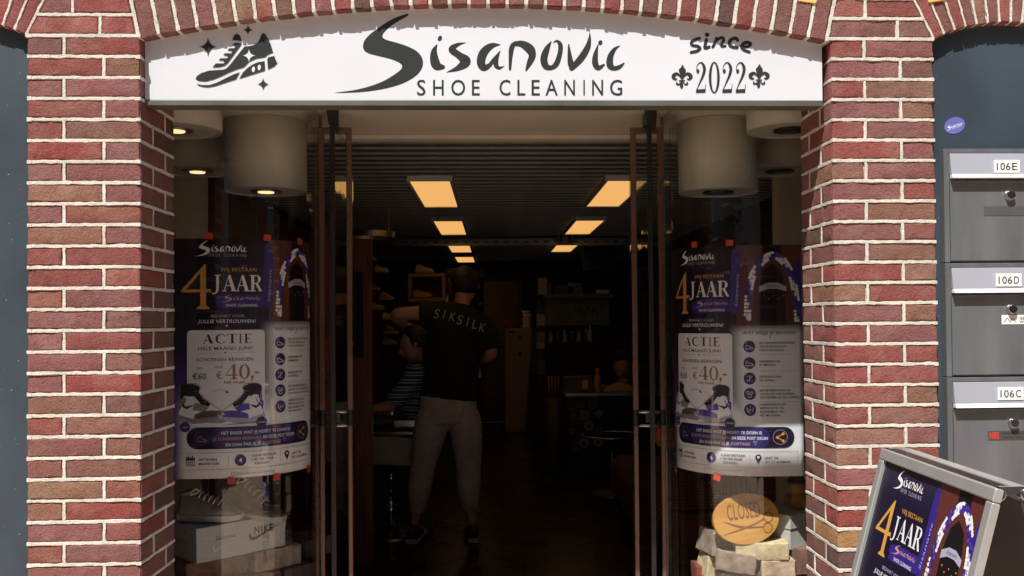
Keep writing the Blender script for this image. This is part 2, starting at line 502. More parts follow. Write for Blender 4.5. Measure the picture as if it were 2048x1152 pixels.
# ------------------------------------------------------------------ brickwork
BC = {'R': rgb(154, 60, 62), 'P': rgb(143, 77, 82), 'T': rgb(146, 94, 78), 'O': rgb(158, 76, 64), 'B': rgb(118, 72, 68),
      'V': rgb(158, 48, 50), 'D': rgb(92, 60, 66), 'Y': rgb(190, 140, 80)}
def bcol(ch, rg):
    c = BC[ch]; k = rg.uniform(.72, 1.0); g_ = sum(c[:3])/3; c = tuple(x*.88+g_*.12 for x in c[:3])
    return (c[0]*k, c[1]*k*rg.uniform(.92, 1.05), c[2]*k*rg.uniform(.9, 1.1), 1)
_variants = {}
def brick_obj(parent, x0, x1, y0, y1, z0, z1, ch, rg, vis='f'):
    """rectangular brick; alike sizes share one of five meshes"""
    L, D, H = x1-x0, y1-y0, z1-z0
    key = (round(L, 3), round(D, 3), rg.randrange(5))
    if key not in _variants:
        big = max(L, D)
        nx, ny, nz = (10 if L > .15 else 6), (8 if D > .15 else 5), 4
        co = [(x, y, z) for z in (-H/2, H/2) for y in (-D/2, D/2) for x in (-L/2, L/2)]
        vs, fs = rough_block(co, nx, ny, nz, len(_variants)+3)
        me = bpy.data.meshes.new('brick'); me.from_pydata([tuple(v) for v in vs], [], fs); me.materials.append(BRICK)
        for p in me.polygons: p.use_smooth = True
        me.set_sharp_from_angle(angle=R(28))
        _variants[key] = me
    o = bpy.data.objects.new('brick', _variants[key]); COL.objects.link(o)
    o.parent = parent
    jit = rg.uniform(-.0018, .0018)
    o.location = ((x0+x1)/2, (y0+y1)/2 + jit, (z0+z1)/2 + rg.uniform(-.0008, .0008))
    o.rotation_euler = (0, rg.uniform(-.006, .006), rg.uniform(-.008, .008))
    o.color = bcol(ch, rg)
    return o
def quad_brick(parent, q, y0, y1, ch, rg, nx=4, nz=6):
    """brick of a free outline; q = 4 (x, z): bottom-left, bottom-right, top-left, top-right"""
    cx = sum(a[0] for a in q)/4; cz = sum(a[1] for a in q)/4
    co = [(q[n][0]-cx, y-(y0+y1)/2, q[n][1]-cz) for pair in ((0, 1), (2, 3)) for y in (y0, y1) for n in pair]
    vs, fs = rough_block(co, nx, 4, nz, rg.randrange(9999))
    me = bpy.data.meshes.new('brick'); me.from_pydata([tuple(v) for v in vs], [], fs); me.materials.append(BRICK)
    for p in me.polygons: p.use_smooth = True
    me.set_sharp_from_angle(angle=R(28))
    o = bpy.data.objects.new('brick', me); COL.objects.link(o); o.parent = parent
    o.location = (cx, (y0+y1)/2+rg.uniform(-.002, .002), cz); o.color = bcol(ch, rg)
    return o
def bead(mb, a, b, w, out, d=.0012, seed=0, step=.009, back=.012):
    """raised pointing between a and b; out = unit normal of the wall face"""
    a, b, out = Vector(a), Vector(b), Vector(out)
    t = (b-a); n = max(2, int(t.length/step)); t.normalize(); s = t.cross(out)
    rings = []
    for i in range(n+1):
        p = a.lerp(b, i/n)
        n1 = noise.noise(p*60+Vector((seed, 0, 0))); n2 = noise.noise(p*60+Vector((0, seed+7, 0))); n3 = noise.noise(p*25)
        w1 = w/2 - .0006 + n1*.0024; w2 = w/2 - .0006 + n2*.0024
        dd = d + n3*.0012
        rings.append([p + s*w1 - out*back, p + s*w1 + out*(dd-.0006), p + s*(w1-.0009) + out*dd, p - s*(w2-.0009) + out*dd, p - s*w2 + out*(dd-.0006), p - s*w2 - out*back])
    mb.loft(rings)

zr = P(160, 33, Y=0).z                     # top of course 1
PITCH = .0612
BH = .0505
J = PITCH - BH
X_L0, X_L1 = P(55, 560, Y=0).x, P(281, 560, Y=0).x
X_R0, X_R1 = P(1669, 560, Y=0).x, P(1873, 560, Y=0).x
REV = .29
SPRING = P(160, 74, Y=0).z
left_rows = ['PR', 'RR', 'BR', 'RT', 'PP', 'RP', 'RT', 'VP', 'PP', 'TP', 'PO', 'TP', 'RR', 'RO', 'OP', 'PB', 'PR', 'PT', 'PV', 'TB', 'RT', 'PT', 'PT', 'TO', 'TV', 'PR', 'OP', 'PP']
# each entry: letters left to right on the face
right_rows = ['RR', 'PT', 'RP', 'PB', 'RT', 'PT', 'RP', 'RP', 'TP', 'PR', 'PT', 'PP', 'PT', 'RT', 'TR', 'PT', 'RP', 'RR', 'RR', 'RT', 'RT', 'TP', 'TR', 'PR', 'RR', 'VR', 'YR', 'DP', 'PR']
spare = 'RPPTRBVPDR'

def pillar(name_label, x0, x1, rows, rev_side, dark_side):
    """1.5-brick pier: course i has the header left when i is even; rev_side = +1 when the doorway is on its right"""
    rg = random.Random(5 if rev_side > 0 else 9)
    t = thing('brick_pillar', name_label, 'pillar', ((x0+x1)/2, 0, 0), 0, 'brick pillars of the shop front')
    t.location = (0, 0, 0)
    W = x1-x0; hd = (W-J)*.317; st = W-J-hd
    core = MB(); core.box(x0+.006, x1-.006, .006, REV-.004, -.02, SPRING-.002)
    i = 2
    mort = core
    while True:
        zt = zr - PITCH*(i-1); zb = zt-BH
        if zb < -.03: break
        letters = rows[i] if i < len(rows) else rg.choice(spare)+rg.choice(spare)
        header_left = (i % 2 == 0)
        xs = [(x0, x0+hd), (x0+hd+J, x1)] if header_left else [(x0, x0+st), (x0+st+J, x1)]
        for n, (a, b) in enumerate(xs):
            corner = (n == 1) if rev_side > 0 else (n == 0)
            is_h = (n == 0) == header_left
            dep = (.205 if is_h else .1) if corner else .1
            brick_obj(t, a, b, 0, dep, zb, zt, letters[n], rg)
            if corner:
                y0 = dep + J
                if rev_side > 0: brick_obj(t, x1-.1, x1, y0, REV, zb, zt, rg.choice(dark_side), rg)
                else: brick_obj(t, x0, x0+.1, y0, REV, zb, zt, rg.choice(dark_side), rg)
                xc = x1 if rev_side > 0 else x0
                bead(mort, (xc, dep+J/2, zb-.001), (xc, dep+J/2, zt+.001), J*.85, (rev_side, 0, 0), seed=i)
        xj = (xs[0][1]+xs[1][0])/2
        bead(mort, (xj, 0, zb-.001), (xj, 0, zt+.001), J*.9, (0, -1, 0), seed=i+50)
        zj = zt + J/2
        bead(mort, (x0-.001, 0, zj), (x1+.001, 0, zj), J, (0, -1, 0), seed=i+100)
        xc = x1 if rev_side > 0 else x0
        bead(mort, (xc, -.003, zj), (xc, REV, zj), J, (rev_side, 0, 0), seed=i+150)
        xo = x0 if rev_side > 0 else x1
        bead(mort, (xo, -.002, zj), (xo, .09, zj), J, (-rev_side, 0, 0), seed=i+180)
        i += 1
    mort.build('mortar', MORTAR, t)
    return t
pillar('red brick pillar with white raised pointing, left of the shop doorway', X_L0, X_L1, left_rows, 1, 'DDPBD')  # left reveal bricks picked darker, putting the reveal's shade into their colour
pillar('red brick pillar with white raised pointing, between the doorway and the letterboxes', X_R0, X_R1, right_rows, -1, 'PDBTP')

# arches: (centre x, centre z, radius, half angle, bricks)
def arch(label, cx, cz, rad, a0, a1, n, thick, letters, depth, seed, mw=None, soff=True):
    rg = random.Random(seed)
    t = thing('brick_arch', label, 'arch', (0, 0, 0), 0, 'brick arches of the shop front')
    da = (a1-a0)/n; mj = (J*1.1)/rad/2 if mw is None else mw/rad/2
    mo = MB()
    pt = lambda a, r: (cx+r*math.sin(a), cz+r*math.cos(a))
    r1 = rad+thick
    for k in range(n):
        b0, b1 = a0+da*k, a0+da*(k+1)
        g0, g1 = mj, mj*rad/r1*1.25
        q = [pt(b0+g0, rad), pt(b1-g0, rad), pt(b0+g1, r1), pt(b1-g1, r1)]
        quad_brick(t, q, 0, depth, letters[k % len(letters)], rg)
    for k in range(n+1):
        a = a0+da*k
        p, q = pt(a, rad+.002), pt(a, r1)
        wj = 2*mj*rad*.95
        bead(mo, (p[0], 0, p[1]), (q[0], 0, q[1]), wj, (0, -1, 0), seed=k+seed, step=.01)
        bead(mo, (p[0], 0, p[1]-.001), (p[0], depth, p[1]-.001), wj, (-math.sin(a), 0, -math.cos(a)), seed=k+seed+40, d=.0005)
    m = 40
    rings = []
    for k in range(m+1):
        a = a0+.002+(a1-a0-.004)*k/m
        i0, i1 = pt(a, rad+.006), pt(a, r1-.001)
        rings.append([(i0[0], .006, i0[1]), (i1[0], .006, i1[1]), (i1[0], depth-.003, i1[1]), (i0[0], depth-.003, i0[1])])
    mo.loft(rings)
    mo.build('mortar', MORTAR, t)
    return t
# main arch through the two springings and the crown read off the facade
sl, sr, crown = P(279, 79, Y=0), P(1653, 82, Y=0), P(966, 9, Y=0)
c2 = sr.x-sl.x; hgt = crown.z-(sl.z+sr.z)/2
RAD = c2*c2/(8*hgt)+hgt/2
ACX, ACZ = (sl.x+sr.x)/2, crown.z-RAD
AH = math.asin(c2/2/RAD)
arch('wide shallow brick arch over the white shop sign', ACX, ACZ, RAD, -AH, AH, 36, .235,
     'PPBPTTOBPPRDPPRBPPRPBRPPRPBPRPDRPBPPRP', .25, 3)
def side_arch(label, sx, sgn, sz, seed, letters):
    half, rise = .221, .052
    r = (half*half+rise*rise)/(2*rise)
    ha = math.asin(half/r)
    return arch(label, sx+sgn*half, sz-(r-rise), r, -ha, ha, 13, .22, letters, .12, seed, mw=.008)
la = P(51, 70, Y=0); ra = P(1868, 78, Y=0)
side_arch('small brick arch over the slate blue panel, cut by the left edge', la.x, -1, la.z, 21, 'RPRPBRPRPRVRR')
side_arch('small brick arch over the slate blue panel with the letterboxes', ra.x, 1, ra.z, 22, 'RPRPTPRPBRPRP')

# spandrels: courses 1, 0, -1, -2 cut to the arches
def spandrel(label, xa, za, la_ang, xb, zb_, rb_ang, rows, seed, joint_first_header):
    rg = random.Random(seed)
    t = thing('brick_spandrel', label, 'brickwork', (0, 0, 0), 0, 'brickwork above the pillars')
    mo = MB()
    left = lambda z: xa + math.tan(la_ang)*(z-za)
    right = lambda z: xb + math.tan(rb_ang)*(z-zb_)
    for n, i in enumerate((1, 0, -1, -2)):
        zt = zr-PITCH*(i-1); zb = zt-BH
        l0, l1, r0, r1 = left(zb)+.004, left(zt)+.004, right(zb)-.004, right(zt)-.004
        W = r0-l0
        hl = (i % 2 == 0)
        f = .30 if hl else .64
        if joint_first_header: pass
        xj = l0 + (xb-xa)*f if True else 0
        quad_brick(t, [(l0, zb), (xj-J/2, zb), (l1, zt), (xj-J/2, zt)], 0, .1, rows[n][0], rg, nx=8, nz=3)
        quad_brick(t, [(xj+J/2, zb), (r0, zb), (xj+J/2, zt), (r1, zt)], 0, .1, rows[n][1], rg, nx=8, nz=3)
        bead(mo, (xj, 0, zb), (xj, 0, zt), J*.9, (0, -1, 0), seed=i+5)
        bead(mo, (left(zt+J/2), 0, zt+J/2), (right(zt+J/2), 0, zt+J/2), J, (0, -1, 0), seed=i+seed)
        if n == 0:
            bead(mo, (left(zb-J/2)-.002, 0, zb-J/2), (right(zb-J/2)+.002, 0, zb-J/2), J, (0, -1, 0), seed=i+seed+3)
    z1 = zr+PITCH*3
    mo.hexa([(left(zr-PITCH)+.001, .006, zr-PITCH), (right(zr-PITCH)-.001, .006, zr-PITCH), (right(z1)-.001, .006, z1), (left(z1)+.001, .006, z1)],
            [(left(zr-PITCH)+.001, .11, zr-PITCH), (right(zr-PITCH)-.001, .11, zr-PITCH), (right(z1)-.001, .11, z1), (left(z1)+.001, .11, z1)])
    mo.build('mortar', MORTAR, t)
# the outer arches lean 24 degrees at their springing, the main one AH
side_lean = math.asin(.221/((.221**2+.052**2)/(2*.052)))
spandrel('cut brick courses above the left pillar, between two arches', la.x+.002, la.z, side_lean*1.0, sl.x-.004, sl.z, -AH, ['RR', 'PR', 'RT', 'PR'], 31, True)
spandrel('cut brick courses above the right pillar, between two arches', sr.x+.004, sr.z, AH, ra.x-.002, ra.z, -side_lean*1.0, ['PT', 'RR', 'RP', 'PR'], 32, True)
for px0, px1, py, nm in ((1596, 1632, 6, 'above the main arch'), (1856, 1892, 9, 'above the letterbox arch')):
    a, b = P(px0, py, Y=0), P(px1, py, Y=0)
    k = MB(); k.hexa([(a.x, -.006, a.z+.004), (b.x, -.006, b.z-.004 if px0 < 1700 else b.z+.012), (b.x-.01, -.006, a.z+.09), (a.x-.02, -.006, a.z+.09)],
                     [(a.x, .05, a.z+.004), (b.x, .05, b.z-.004 if px0 < 1700 else b.z+.012), (b.x-.01, .05, a.z+.09), (a.x-.02, .05, a.z+.09)])
    tag(k.build('corner_stone', mat('yellow_stone', rgb(235, 195, 110, .9), .8, bump=.3), bevel=.002), 'yellow glazed corner stone ' + nm + ' at the top edge', 'stone')

# wall above (out of the frame), pillars beyond the side panels, roof over the shop
def brick_sheet():
    m = mat('upper_brickwork', rgb(140, 74, 70), .9, var=.2, scale=12, bump=.5)
    nt = m.node_tree; b = nt.nodes['Principled BSDF']
    tc = nt.nodes.new('ShaderNodeTexCoord'); mp = nt.nodes.new('ShaderNodeMapping'); mp.inputs['Rotation'].default_value = (R(90), 0, 0)
    bt = nt.nodes.new('ShaderNodeTexBrick'); bt.inputs['Scale'].default_value = 1; bt.inputs['Brick Width'].default_value = .22; bt.inputs['Row Height'].default_value = PITCH; bt.inputs['Mortar Size'].default_value = .005
    bt.inputs['Color1'].default_value = BC['R']; bt.inputs['Color2'].default_value = BC['B']; bt.inputs['Mortar'].default_value = rgb(226, 220, 208, .8)
    nt.links.new(tc.outputs['Object'], mp.inputs[0]); nt.links.new(mp.outputs[0], bt.inputs['Vector']); nt.links.new(bt.outputs['Color'], b.inputs['Base Color'])
    return m
UPB = brick_sheet()
up_ = MB(); up_.box(-6, 6, .002, .35, zr+PITCH*3+.04, 5.2)
tag(up_.build('upper_wall', UPB), 'red brick wall of the storey above the arches', 'wall')
for a_, b_, s_ in ((-9, X_L0-.545, 'left'), (X_R1+.545, 9, 'right')):
    m = MB(); m.box(a_, b_, .001, .35, 0, zr+PITCH*3+.039)
    tag(m.build('outer_wall', UPB), 'brick wall of the same house further to the ' + s_, 'wall')

# slate blue panels in the side openings
def side_panel(x0, x1, label):
    m = MB(); m.box(x0, x1, .033, .07, -.02, SPRING+.10)
    return tag(m.build('wall_panel', DARKPANEL, bevel=0), label, 'wall panel', 'slate blue panels beside the pillars')
side_panel(X_L0-.55, X_L0+.012, 'slate blue painted panel left of the left brick pillar')
side_panel(X_R1-.012, X_R1+.62, 'slate blue painted panel behind the letterboxes')
# ------------------------------------------------------------------ lettering shared by the sign and the posters (coordinates of the painted brush logo)
def logo(key, with_sub=True, sub_key=None, bold=.006):
    a = Art()
    a.poly(key, [(489, 80), (470, 84), (420, 100), (370, 125), (310, 165), (258, 205), (230, 240), (222, 272), (232, 298), (262, 315), (320, 330), (380, 345), (425, 362),
                 (447, 378), (450, 394), (438, 412), (400, 440), (340, 475), (260, 505), (170, 527), (68, 541), (70, 544), (180, 541), (290, 530), (400, 507), (480, 477), (540, 437),
                 (568, 397), (573, 360), (560, 325), (530, 295), (480, 270), (420, 250), (365, 235), (340, 222), (337, 205), (355, 180), (390, 150), (440, 118), (482, 94)], smooth=3)
    S = lambda pts: a.stroke(key, pts)
    S([(655, 262, 6), (638, 300, 34), (640, 350, 52), (655, 385, 54), (688, 393, 28)])
    a.ell(key, 672, 225, 12, 17, .35)
    S([(822, 250, 3), (775, 262, 22), (742, 290, 40), (785, 325, 42), (822, 360, 62), (780, 398, 34), (712, 423, 3)])
    S([(1024, 262, 5), (975, 268, 34), (930, 305, 50), (912, 360, 50), (928, 396, 42), (962, 382, 26), (990, 345, 20), (1024, 298, 3)])
    S([(1024, 298, 4), (1003, 340, 26), (1000, 380, 28), (1018, 398, 20), (1047, 388, 3)])
    S([(1082, 406, 14), (1085, 340, 22), (1092, 280, 30), (1112, 250, 20)])
    S([(1095, 262, 20), (1145, 256, 38), (1195, 285, 54), (1212, 325, 42), (1195, 370, 32), (1176, 412, 10)])
    S([(1322, 244, 6), (1296, 290, 34), (1280, 345, 42), (1292, 388, 38), (1325, 396, 28), (1354, 372, 32), (1374, 310, 28), (1376, 262, 26), (1356, 240, 14), (1338, 248, 6)])
    S([(1425, 262, 8), (1430, 320, 24), (1438, 375, 36), (1450, 395, 30)])
    S([(1442, 400, 30), (1492, 348, 40), (1532, 285, 36), (1546, 235, 20), (1549, 188, 2)])
    S([(1597, 262, 5), (1582, 320, 28), (1580, 370, 36), (1598, 398, 30), (1630, 380, 14)])
    a.ell(key, 1610, 250, 12, 15, .3)
    S([(1724, 268, 4), (1692, 290, 22), (1668, 335, 36), (1667, 382, 40), (1690, 400, 28), (1722, 392, 24), (1748, 370, 8)])
    if with_sub:
        for ch, xc, w in (('S', 563, 50), ('H', 663, 62), ('O', 779, 82), ('E', 882, 46), ('C', 1052, 64), ('L', 1148, 46), ('E', 1232, 48), ('A', 1325, 72), ('N', 1430, 62), ('I', 1515, 8), ('N', 1594, 64), ('G', 1702, 72)):
            a.text(sub_key or key, ch, xc-w/2, 558, xc+w/2, 92, bold=bold)
    return a

def star(a, key, cx, cy, rx, ry, k=.16):
    pts = []
    for q in range(4):
        t = q*math.pi/2
        tip = (math.cos(t), math.sin(t)); nxt = (math.cos(t+math.pi/2), math.sin(t+math.pi/2))
        for s in range(8):
            u = s/8
            x = (1-u)**2*tip[0] + 2*u*(1-u)*k*(tip[0]+nxt[0])*.5 + u*u*nxt[0]
            y = (1-u)**2*tip[1] + 2*u*(1-u)*k*(tip[1]+nxt[1])*.5 + u*u*nxt[1]
            pts.append((cx+rx*x, cy+ry*y))
    a.poly(key, pts)

# ------------------------------------------------------------------ shop sign
YS = .034
SIGN_W = mat('sign_white', rgb(238, 242, 248, .80), .35, var=.03, scale=2.5)
SIGN_K = mat('sign_black_film', (.035, .040, .040, 1), .3, var=.05)
sg = thing('shop_sign', 'white arched sign with black brush lettering and a sneaker drawing above the doorway', 'sign')
s0, s1 = P(290, 198, Y=YS), P(1645, 202, Y=YS)
x0, x1, zb = s0.x, s1.x, (s0.z+s1.z)/2
top = [(x0+(x1-x0)*k/40) for k in range(41)]
tz = lambda x: ACZ + math.sqrt(RAD**2-(x-ACX)**2) + .03
ring_f = [(x0, YS, zb), (x1, YS, zb)] + [(x, YS, tz(x)) for x in reversed(top)]
ring_b = [(v[0], YS+.05, v[2]) for v in ring_f]
m = MB(); m.loft([ring_b, ring_f]); pan = m.build('sign_panel', SIGN_W, sg)
m = MB(); m.box(x0, x1, YS-.004, YS+.06, zb-.018, zb-.001); m.build('lower_trim', mat('grey_aluminium', rgb(120, 122, 112, .9), .4, metal=.5), sg, bevel=.002)
lg = logo('k', sub_key='sub')
art = Art(); art.xf(lambda x, y: (650+x/2.924, y/2.924), lg.items)
z7 = lambda x, y: (1320+x/7.68, 50+y/7.68)
b = Art()
for st_ in ([(605, 205, 48), (545, 225, 50), (485, 262, 48), (495, 312, 48), (575, 328, 50), (612, 362, 48), (570, 400, 48), (478, 422, 48)],
            [(712, 225, 48), (697, 290, 50), (692, 355, 50), (755, 338, 48)],
            [(866, 200, 40), (845, 270, 46), (812, 338, 46)], [(850, 285, 14), (880, 235, 36), (925, 200, 44), (966, 205, 46), (975, 240, 46), (945, 295, 46), (950, 328, 44), (1000, 325, 42)],
            [(1192, 240, 46), (1172, 212, 50), (1120, 212, 50), (1070, 255, 52), (1072, 312, 50), (1120, 343, 48), (1185, 350, 46)],
            [(1268, 332, 34), (1340, 335, 42), (1390, 300, 46), (1350, 268, 48), (1285, 285, 50), (1252, 335, 50), (1290, 385, 48), (1370, 415, 46)]):
    b.stroke('k', st_)
b.ell('k', 723, 152, 35, 31)
def two(dx):
    b.ell('k', 582+dx, 712, 22, 34, .1)
    b.stroke('k', [(562+dx, 712, 10), (565+dx, 640, 9), (600+dx, 588, 14), (642+dx, 585, 26), (675+dx, 640, 44), (680+dx, 700, 44), (655+dx, 790, 36), (610+dx, 890, 22), (566+dx, 990, 10)])
    b.poly('k', [(550+dx, 1044), (553+dx, 990), (690+dx, 984), (698+dx, 908), (706+dx, 910), (696+dx, 1040)])
two(0); two(405); two(610)
b.ring('k', 832, 808, 84, 242, 44, 222)
def fleur(dx, dy):
    b.poly('k', [(345+dx, 612+dy), (372+dx, 660+dy), (396+dx, 695+dy), (385+dx, 745+dy), (345+dx, 835+dy), (303+dx, 750+dy), (287+dx, 690+dy), (318+dx, 655+dy)], smooth=4)
    for sx in (-1, 1):
        X = lambda x: 338+dx+sx*x
        b.stroke('k', [(X(5), 845+dy, 6), (X(30), 790+dy, 22), (X(80), 750+dy, 44), (X(130), 780+dy, 60), (X(125), 820+dy, 46), (X(88), 838+dy, 20), (X(80), 815+dy, 6)])
        b.stroke('k', [(X(6), 868+dy, 8), (X(28), 895+dy, 14), (X(55), 915+dy, 26), (X(82), 905+dy, 26), (X(80), 885+dy, 20)])
    b.rect('k', 288+dx, 846+dy, 382+dx, 868+dy, 9)
    b.poly('k', [(331+dx, 868+dy), (358+dx, 930+dy), (330+dx, 982+dy), (302+dx, 930+dy)], smooth=3)
fleur(0, 0); fleur(1182, -10)
art.xf(z7, [((('since', 'year', 'lily')[0 if n < 9 else 1 if n < 19 else 2]),)+tuple(it[1:]) for n, it in enumerate(b.items)])
c = Art()
z6 = lambda x, y: (380+x/6.4, 20+y/6.4)
c.poly('k', [(72, 882), (90, 848), (140, 812), (240, 778), (350, 770), (430, 765), (470, 748), (520, 695), (612, 578), (700, 468), (760, 464), (820, 450), (870, 415), (900, 365), (910, 325), (935, 298), (966, 312),
             (992, 355), (1030, 430), (1066, 545), (1000, 570), (960, 605), (850, 622), (760, 662), (690, 735), (610, 757), (500, 800), (400, 850), (300, 890), (200, 915), (110, 907)])
c.poly('k', [(88, 945), (150, 962), (250, 962), (350, 930), (470, 868), (560, 825), (640, 797), (588, 888), (450, 932), (330, 972), (240, 990), (170, 985), (110, 968)])
c.poly('k', [(633, 880), (680, 800), (730, 750), (800, 700), (870, 670), (955, 655), (962, 775)])
c.poly('k', [(990, 640), (1000, 608), (1080, 590), (1095, 630), (1120, 682), (1075, 725), (1000, 762)])
c.poly('k', [(288, 737), (333, 685), (430, 685), (445, 665), (430, 650), (368, 645), (388, 622), (478, 618), (490, 600), (475, 585), (425, 580), (450, 555), (530, 556), (542, 538), (530, 522), (482, 520), (503, 492), (570, 490), (582, 472), (570, 458),
             (540, 452), (575, 425), (620, 424), (662, 440), (478, 688), (440, 715), (380, 730)])
c.poly('k', [(543, 392), (560, 340), (590, 303), (640, 328), (666, 402), (605, 390)])
for cx, cy, rx, ry in ((232, 474, 118, 128), (743, 258, 66, 68), (938, 950, 80, 84)): star(c, 'k', cx, cy, rx, ry)
star(c, 'w', 757, 585, 84, 86)
c.ell('w', 813, 762, 20, 36, .1); c.ell('w', 888, 738, 20, 36, .1)
art.xf(z6, [(('shoe' if it[0] == 'k' else 'w'),)+tuple(it[1:]) for it in c.items])
def sign_map(x, y, h):
    p = P(x, y, Y=YS); p.y = YS - h; return p
art.build(sg, {'k': SIGN_K, 'sub': SIGN_K, 'since': SIGN_K, 'year': SIGN_K, 'lily': SIGN_K, 'shoe': SIGN_K, 'w': SIGN_W}, sign_map, {'k': 'brush_lettering', 'sub': 'capital_lettering', 'since': 'script_lettering', 'year': 'year_digits', 'lily': 'lily_emblems', 'shoe': 'sneaker_drawing', 'w': 'white_cutout'}, step=.00002, base=.0004)

# ------------------------------------------------------------------ poster artwork (594 x 841, y downwards)
def poster_art():
    A = Art()
    # photo of a shop front with a balloon arch
    A.rect('brick', 352, 0, 594, 292)
    A.poly('ink', [(438, 292), (438, 150), (452, 95), (485, 70), (520, 95), (534, 150), (534, 292)], smooth=0)
    A.rect('ink', 455, 0, 520, 40)
    A.poly('violet', [(336, 30), (350, 12), (366, 40), (370, 130), (364, 230), (345, 250), (330, 200), (334, 100)], smooth=4)
    A.poly('violet', [(566, 70), (580, 50), (594, 70), (594, 240), (575, 235), (566, 150)])
    rg = random.Random(4)
    def balloons(path, n, r):
        q = catmull(path, 12)
        for k in range(n):
            f_ = k*(len(q)-2)/(n-1); i_ = int(f_); u_ = f_-i_
            p = (q[i_][0]*(1-u_)+q[i_+1][0]*u_, q[i_][1]*(1-u_)+q[i_+1][1]*u_)
            dx, dy = q[i_+1][0]-q[i_][0], q[i_+1][1]-q[i_][1]; l = math.hypot(dx, dy) or 1
            for s in (-1, 0, 1):
                col = 'white' if ((k+s*2)//6) % 2 == 0 else 'violet'
                A.ell('purple' if col == 'violet' and (k+s) % 3 == 0 else 'pale' if col == 'white' and (k*2+s) % 4 == 0 else col, p[0]-dy/l*s*r*.95, p[1]+dx/l*s*r*.95+rg.uniform(-1, 1), r*.62, n=10)
    balloons([(392, 270), (398, 180), (415, 110), (450, 60), (490, 38), (530, 62), (560, 120), (572, 190), (580, 280)], 62, 9)
    A.poly('pale', [(436, 152), (470, 138), (505, 138), (538, 152), (538, 170), (505, 160), (470, 160), (436, 172)])
    A.text('violet', 'Sisanovic', 462, 155, 514, 11, bold=.01, shear=.2)
    for i in range(5): A.ell('gold', 455+18*i, 185+(i % 2)*12, 2.4, n=8)
    # banner lettering along the left flag
    A.text('pale', 'Sisanovic', 356, 225, 356+120, 12, shear=.2, rot=-R(86))
    lgo = logo('white', sub_key='pale', bold=.01)
    A.xf(lambda x, y: (88+(x-68)*.108, 8+(y-80)*.118), lgo.items)
    # gold 4
    A.poly('gold', [(122, 92), (128, 92), (128, 178), (146, 178), (146, 189), (128, 189), (128, 236), (140, 243), (140, 248), (96, 248), (96, 243), (108, 236), (108, 189), (42, 189), (42, 182)])
    A.poly('navy', [(108, 122), (108, 179), (60, 179)])
    A.text('gold', 'WIJ BESTAAN', 178, 116, 305, 13)
    def serif(key, ch, x, y, w, h):
        t = w*.06; T = w*.2; s = h*.05
        R_ = lambda a0, b0, a1, b1: A.rect(key, x+a0*w, y+b0*h, x+a1*w, y+b1*h)
        if ch == 'A':
            A.poly(key, [(x+.46*w, y), (x+.56*w, y), (x+.95*w, y+h), (x+.68*w, y+h), (x+.42*w, y+.2*h), (x+.14*w, y+h), (x+.06*w, y+h)])
            R_(.22, .62, .66, .68); R_(-.04, .955, .26, 1); R_(.58, .955, 1.05, 1)
        if ch == 'J':
            A.stroke(key, [(x+.62*w, y+.02*h, w*.26), (x+.62*w, y+.7*h, w*.27), (x+.56*w, y+1.0*h, w*.2), (x+.3*w, y+1.14*h, w*.1), (x+.08*w, y+1.1*h, w*.12)], caps=False); R_(.32, 0, .95, .05)
        if ch == 'R':
            R_(.14, 0, .38, 1); R_(0, 0, .5, .045); R_(0, .955, .52, 1)
            A.stroke(key, [(x+.4*w, y+.03*h, h*.05), (x+.7*w, y+.06*h, h*.08), (x+.8*w, y+.25*h, w*.24), (x+.68*w, y+.46*h, h*.07), (x+.38*w, y+.51*h, h*.045)], caps=False)
            A.poly(key, [(x+.45*w, y+.5*h), (x+.66*w, y+.48*h), (x+1.02*w, y+.96*h), (x+1.02*w, y+h), (x+.8*w, y+h)])
        if ch == 'C':
            A.stroke(key, [(x+.92*w, y+.3*h, w*.04), (x+.82*w, y+.08*h, w*.08), (x+.55*w, y+.02*h, w*.07), (x+.2*w, y+.22*h, w*.18), (x+.14*w, y+.5*h, w*.24), (x+.2*w, y+.78*h, w*.18), (x+.55*w, y+.98*h, w*.07), (x+.85*w, y+.9*h, w*.06), (x+.94*w, y+.72*h, w*.04)], caps=False)
        if ch == 'T':
            R_(.38, 0, .62, 1); R_(0, 0, 1, .06); R_(.24, .955, .76, 1); R_(0, .06, .05, .25); R_(.95, .06, 1, .25)
        if ch == 'I':
            R_(.34, 0, .66, 1); R_(.1, 0, .9, .045); R_(.1, .955, .9, 1)
        if ch == 'E':
            R_(.14, 0, .38, 1); R_(0, 0, .92, .06); R_(0, .94, .95, 1); R_(.38, .46, .72, .52); R_(.87, .06, .92, .24); R_(.9, .76, .95, .94); R_(.68, .38, .72, .6)
        if ch == '4':
            R_(.56, 0, .8, 1); R_(0, .68, 1, .76); R_(.4, .95, .96, 1)
            A.stroke(key, [(x+.62*w, y, w*.06), (x+.03*w, y+.7*h, w*.06)], caps=False)
        if ch == '0':
            A.ring(key, x+.5*w, y+.5*h, .5*w, .5*h, .26*w, .44*h)
    for ch, x, w in (('J', 146, 36), ('A', 186, 48), ('A', 232, 48), ('R', 280, 44)): serif('white', ch, x, 128, w, 58)
    A.poly('violet', [(165, 205), (200, 198), (340, 196), (350, 205), (344, 215), (352, 228), (340, 240), (200, 246), (160, 243), (168, 232), (158, 220)])
    sc = Art(); ls = logo('rose', with_sub=False)
    A.xf(lambda x, y: (178+(x-68)*.085-(y-300)*.02, 196+(y-80)*.062), ls.items)
    A.text('white', 'SHOE CLEANING', 198, 240, 308, 9.5, bold=.006)
    A.text('pale', 'BEDANKT VOOR', 145, 277, 262, 9.5, bold=.004)
    A.text('white', 'JULLIE VERTROUWEN!', 100, 297, 300, 12, bold=.008, shear=.15)
    A.poly('white', [(200, 311), (196, 306), (198, 303), (200, 305), (202, 303), (204, 306)])
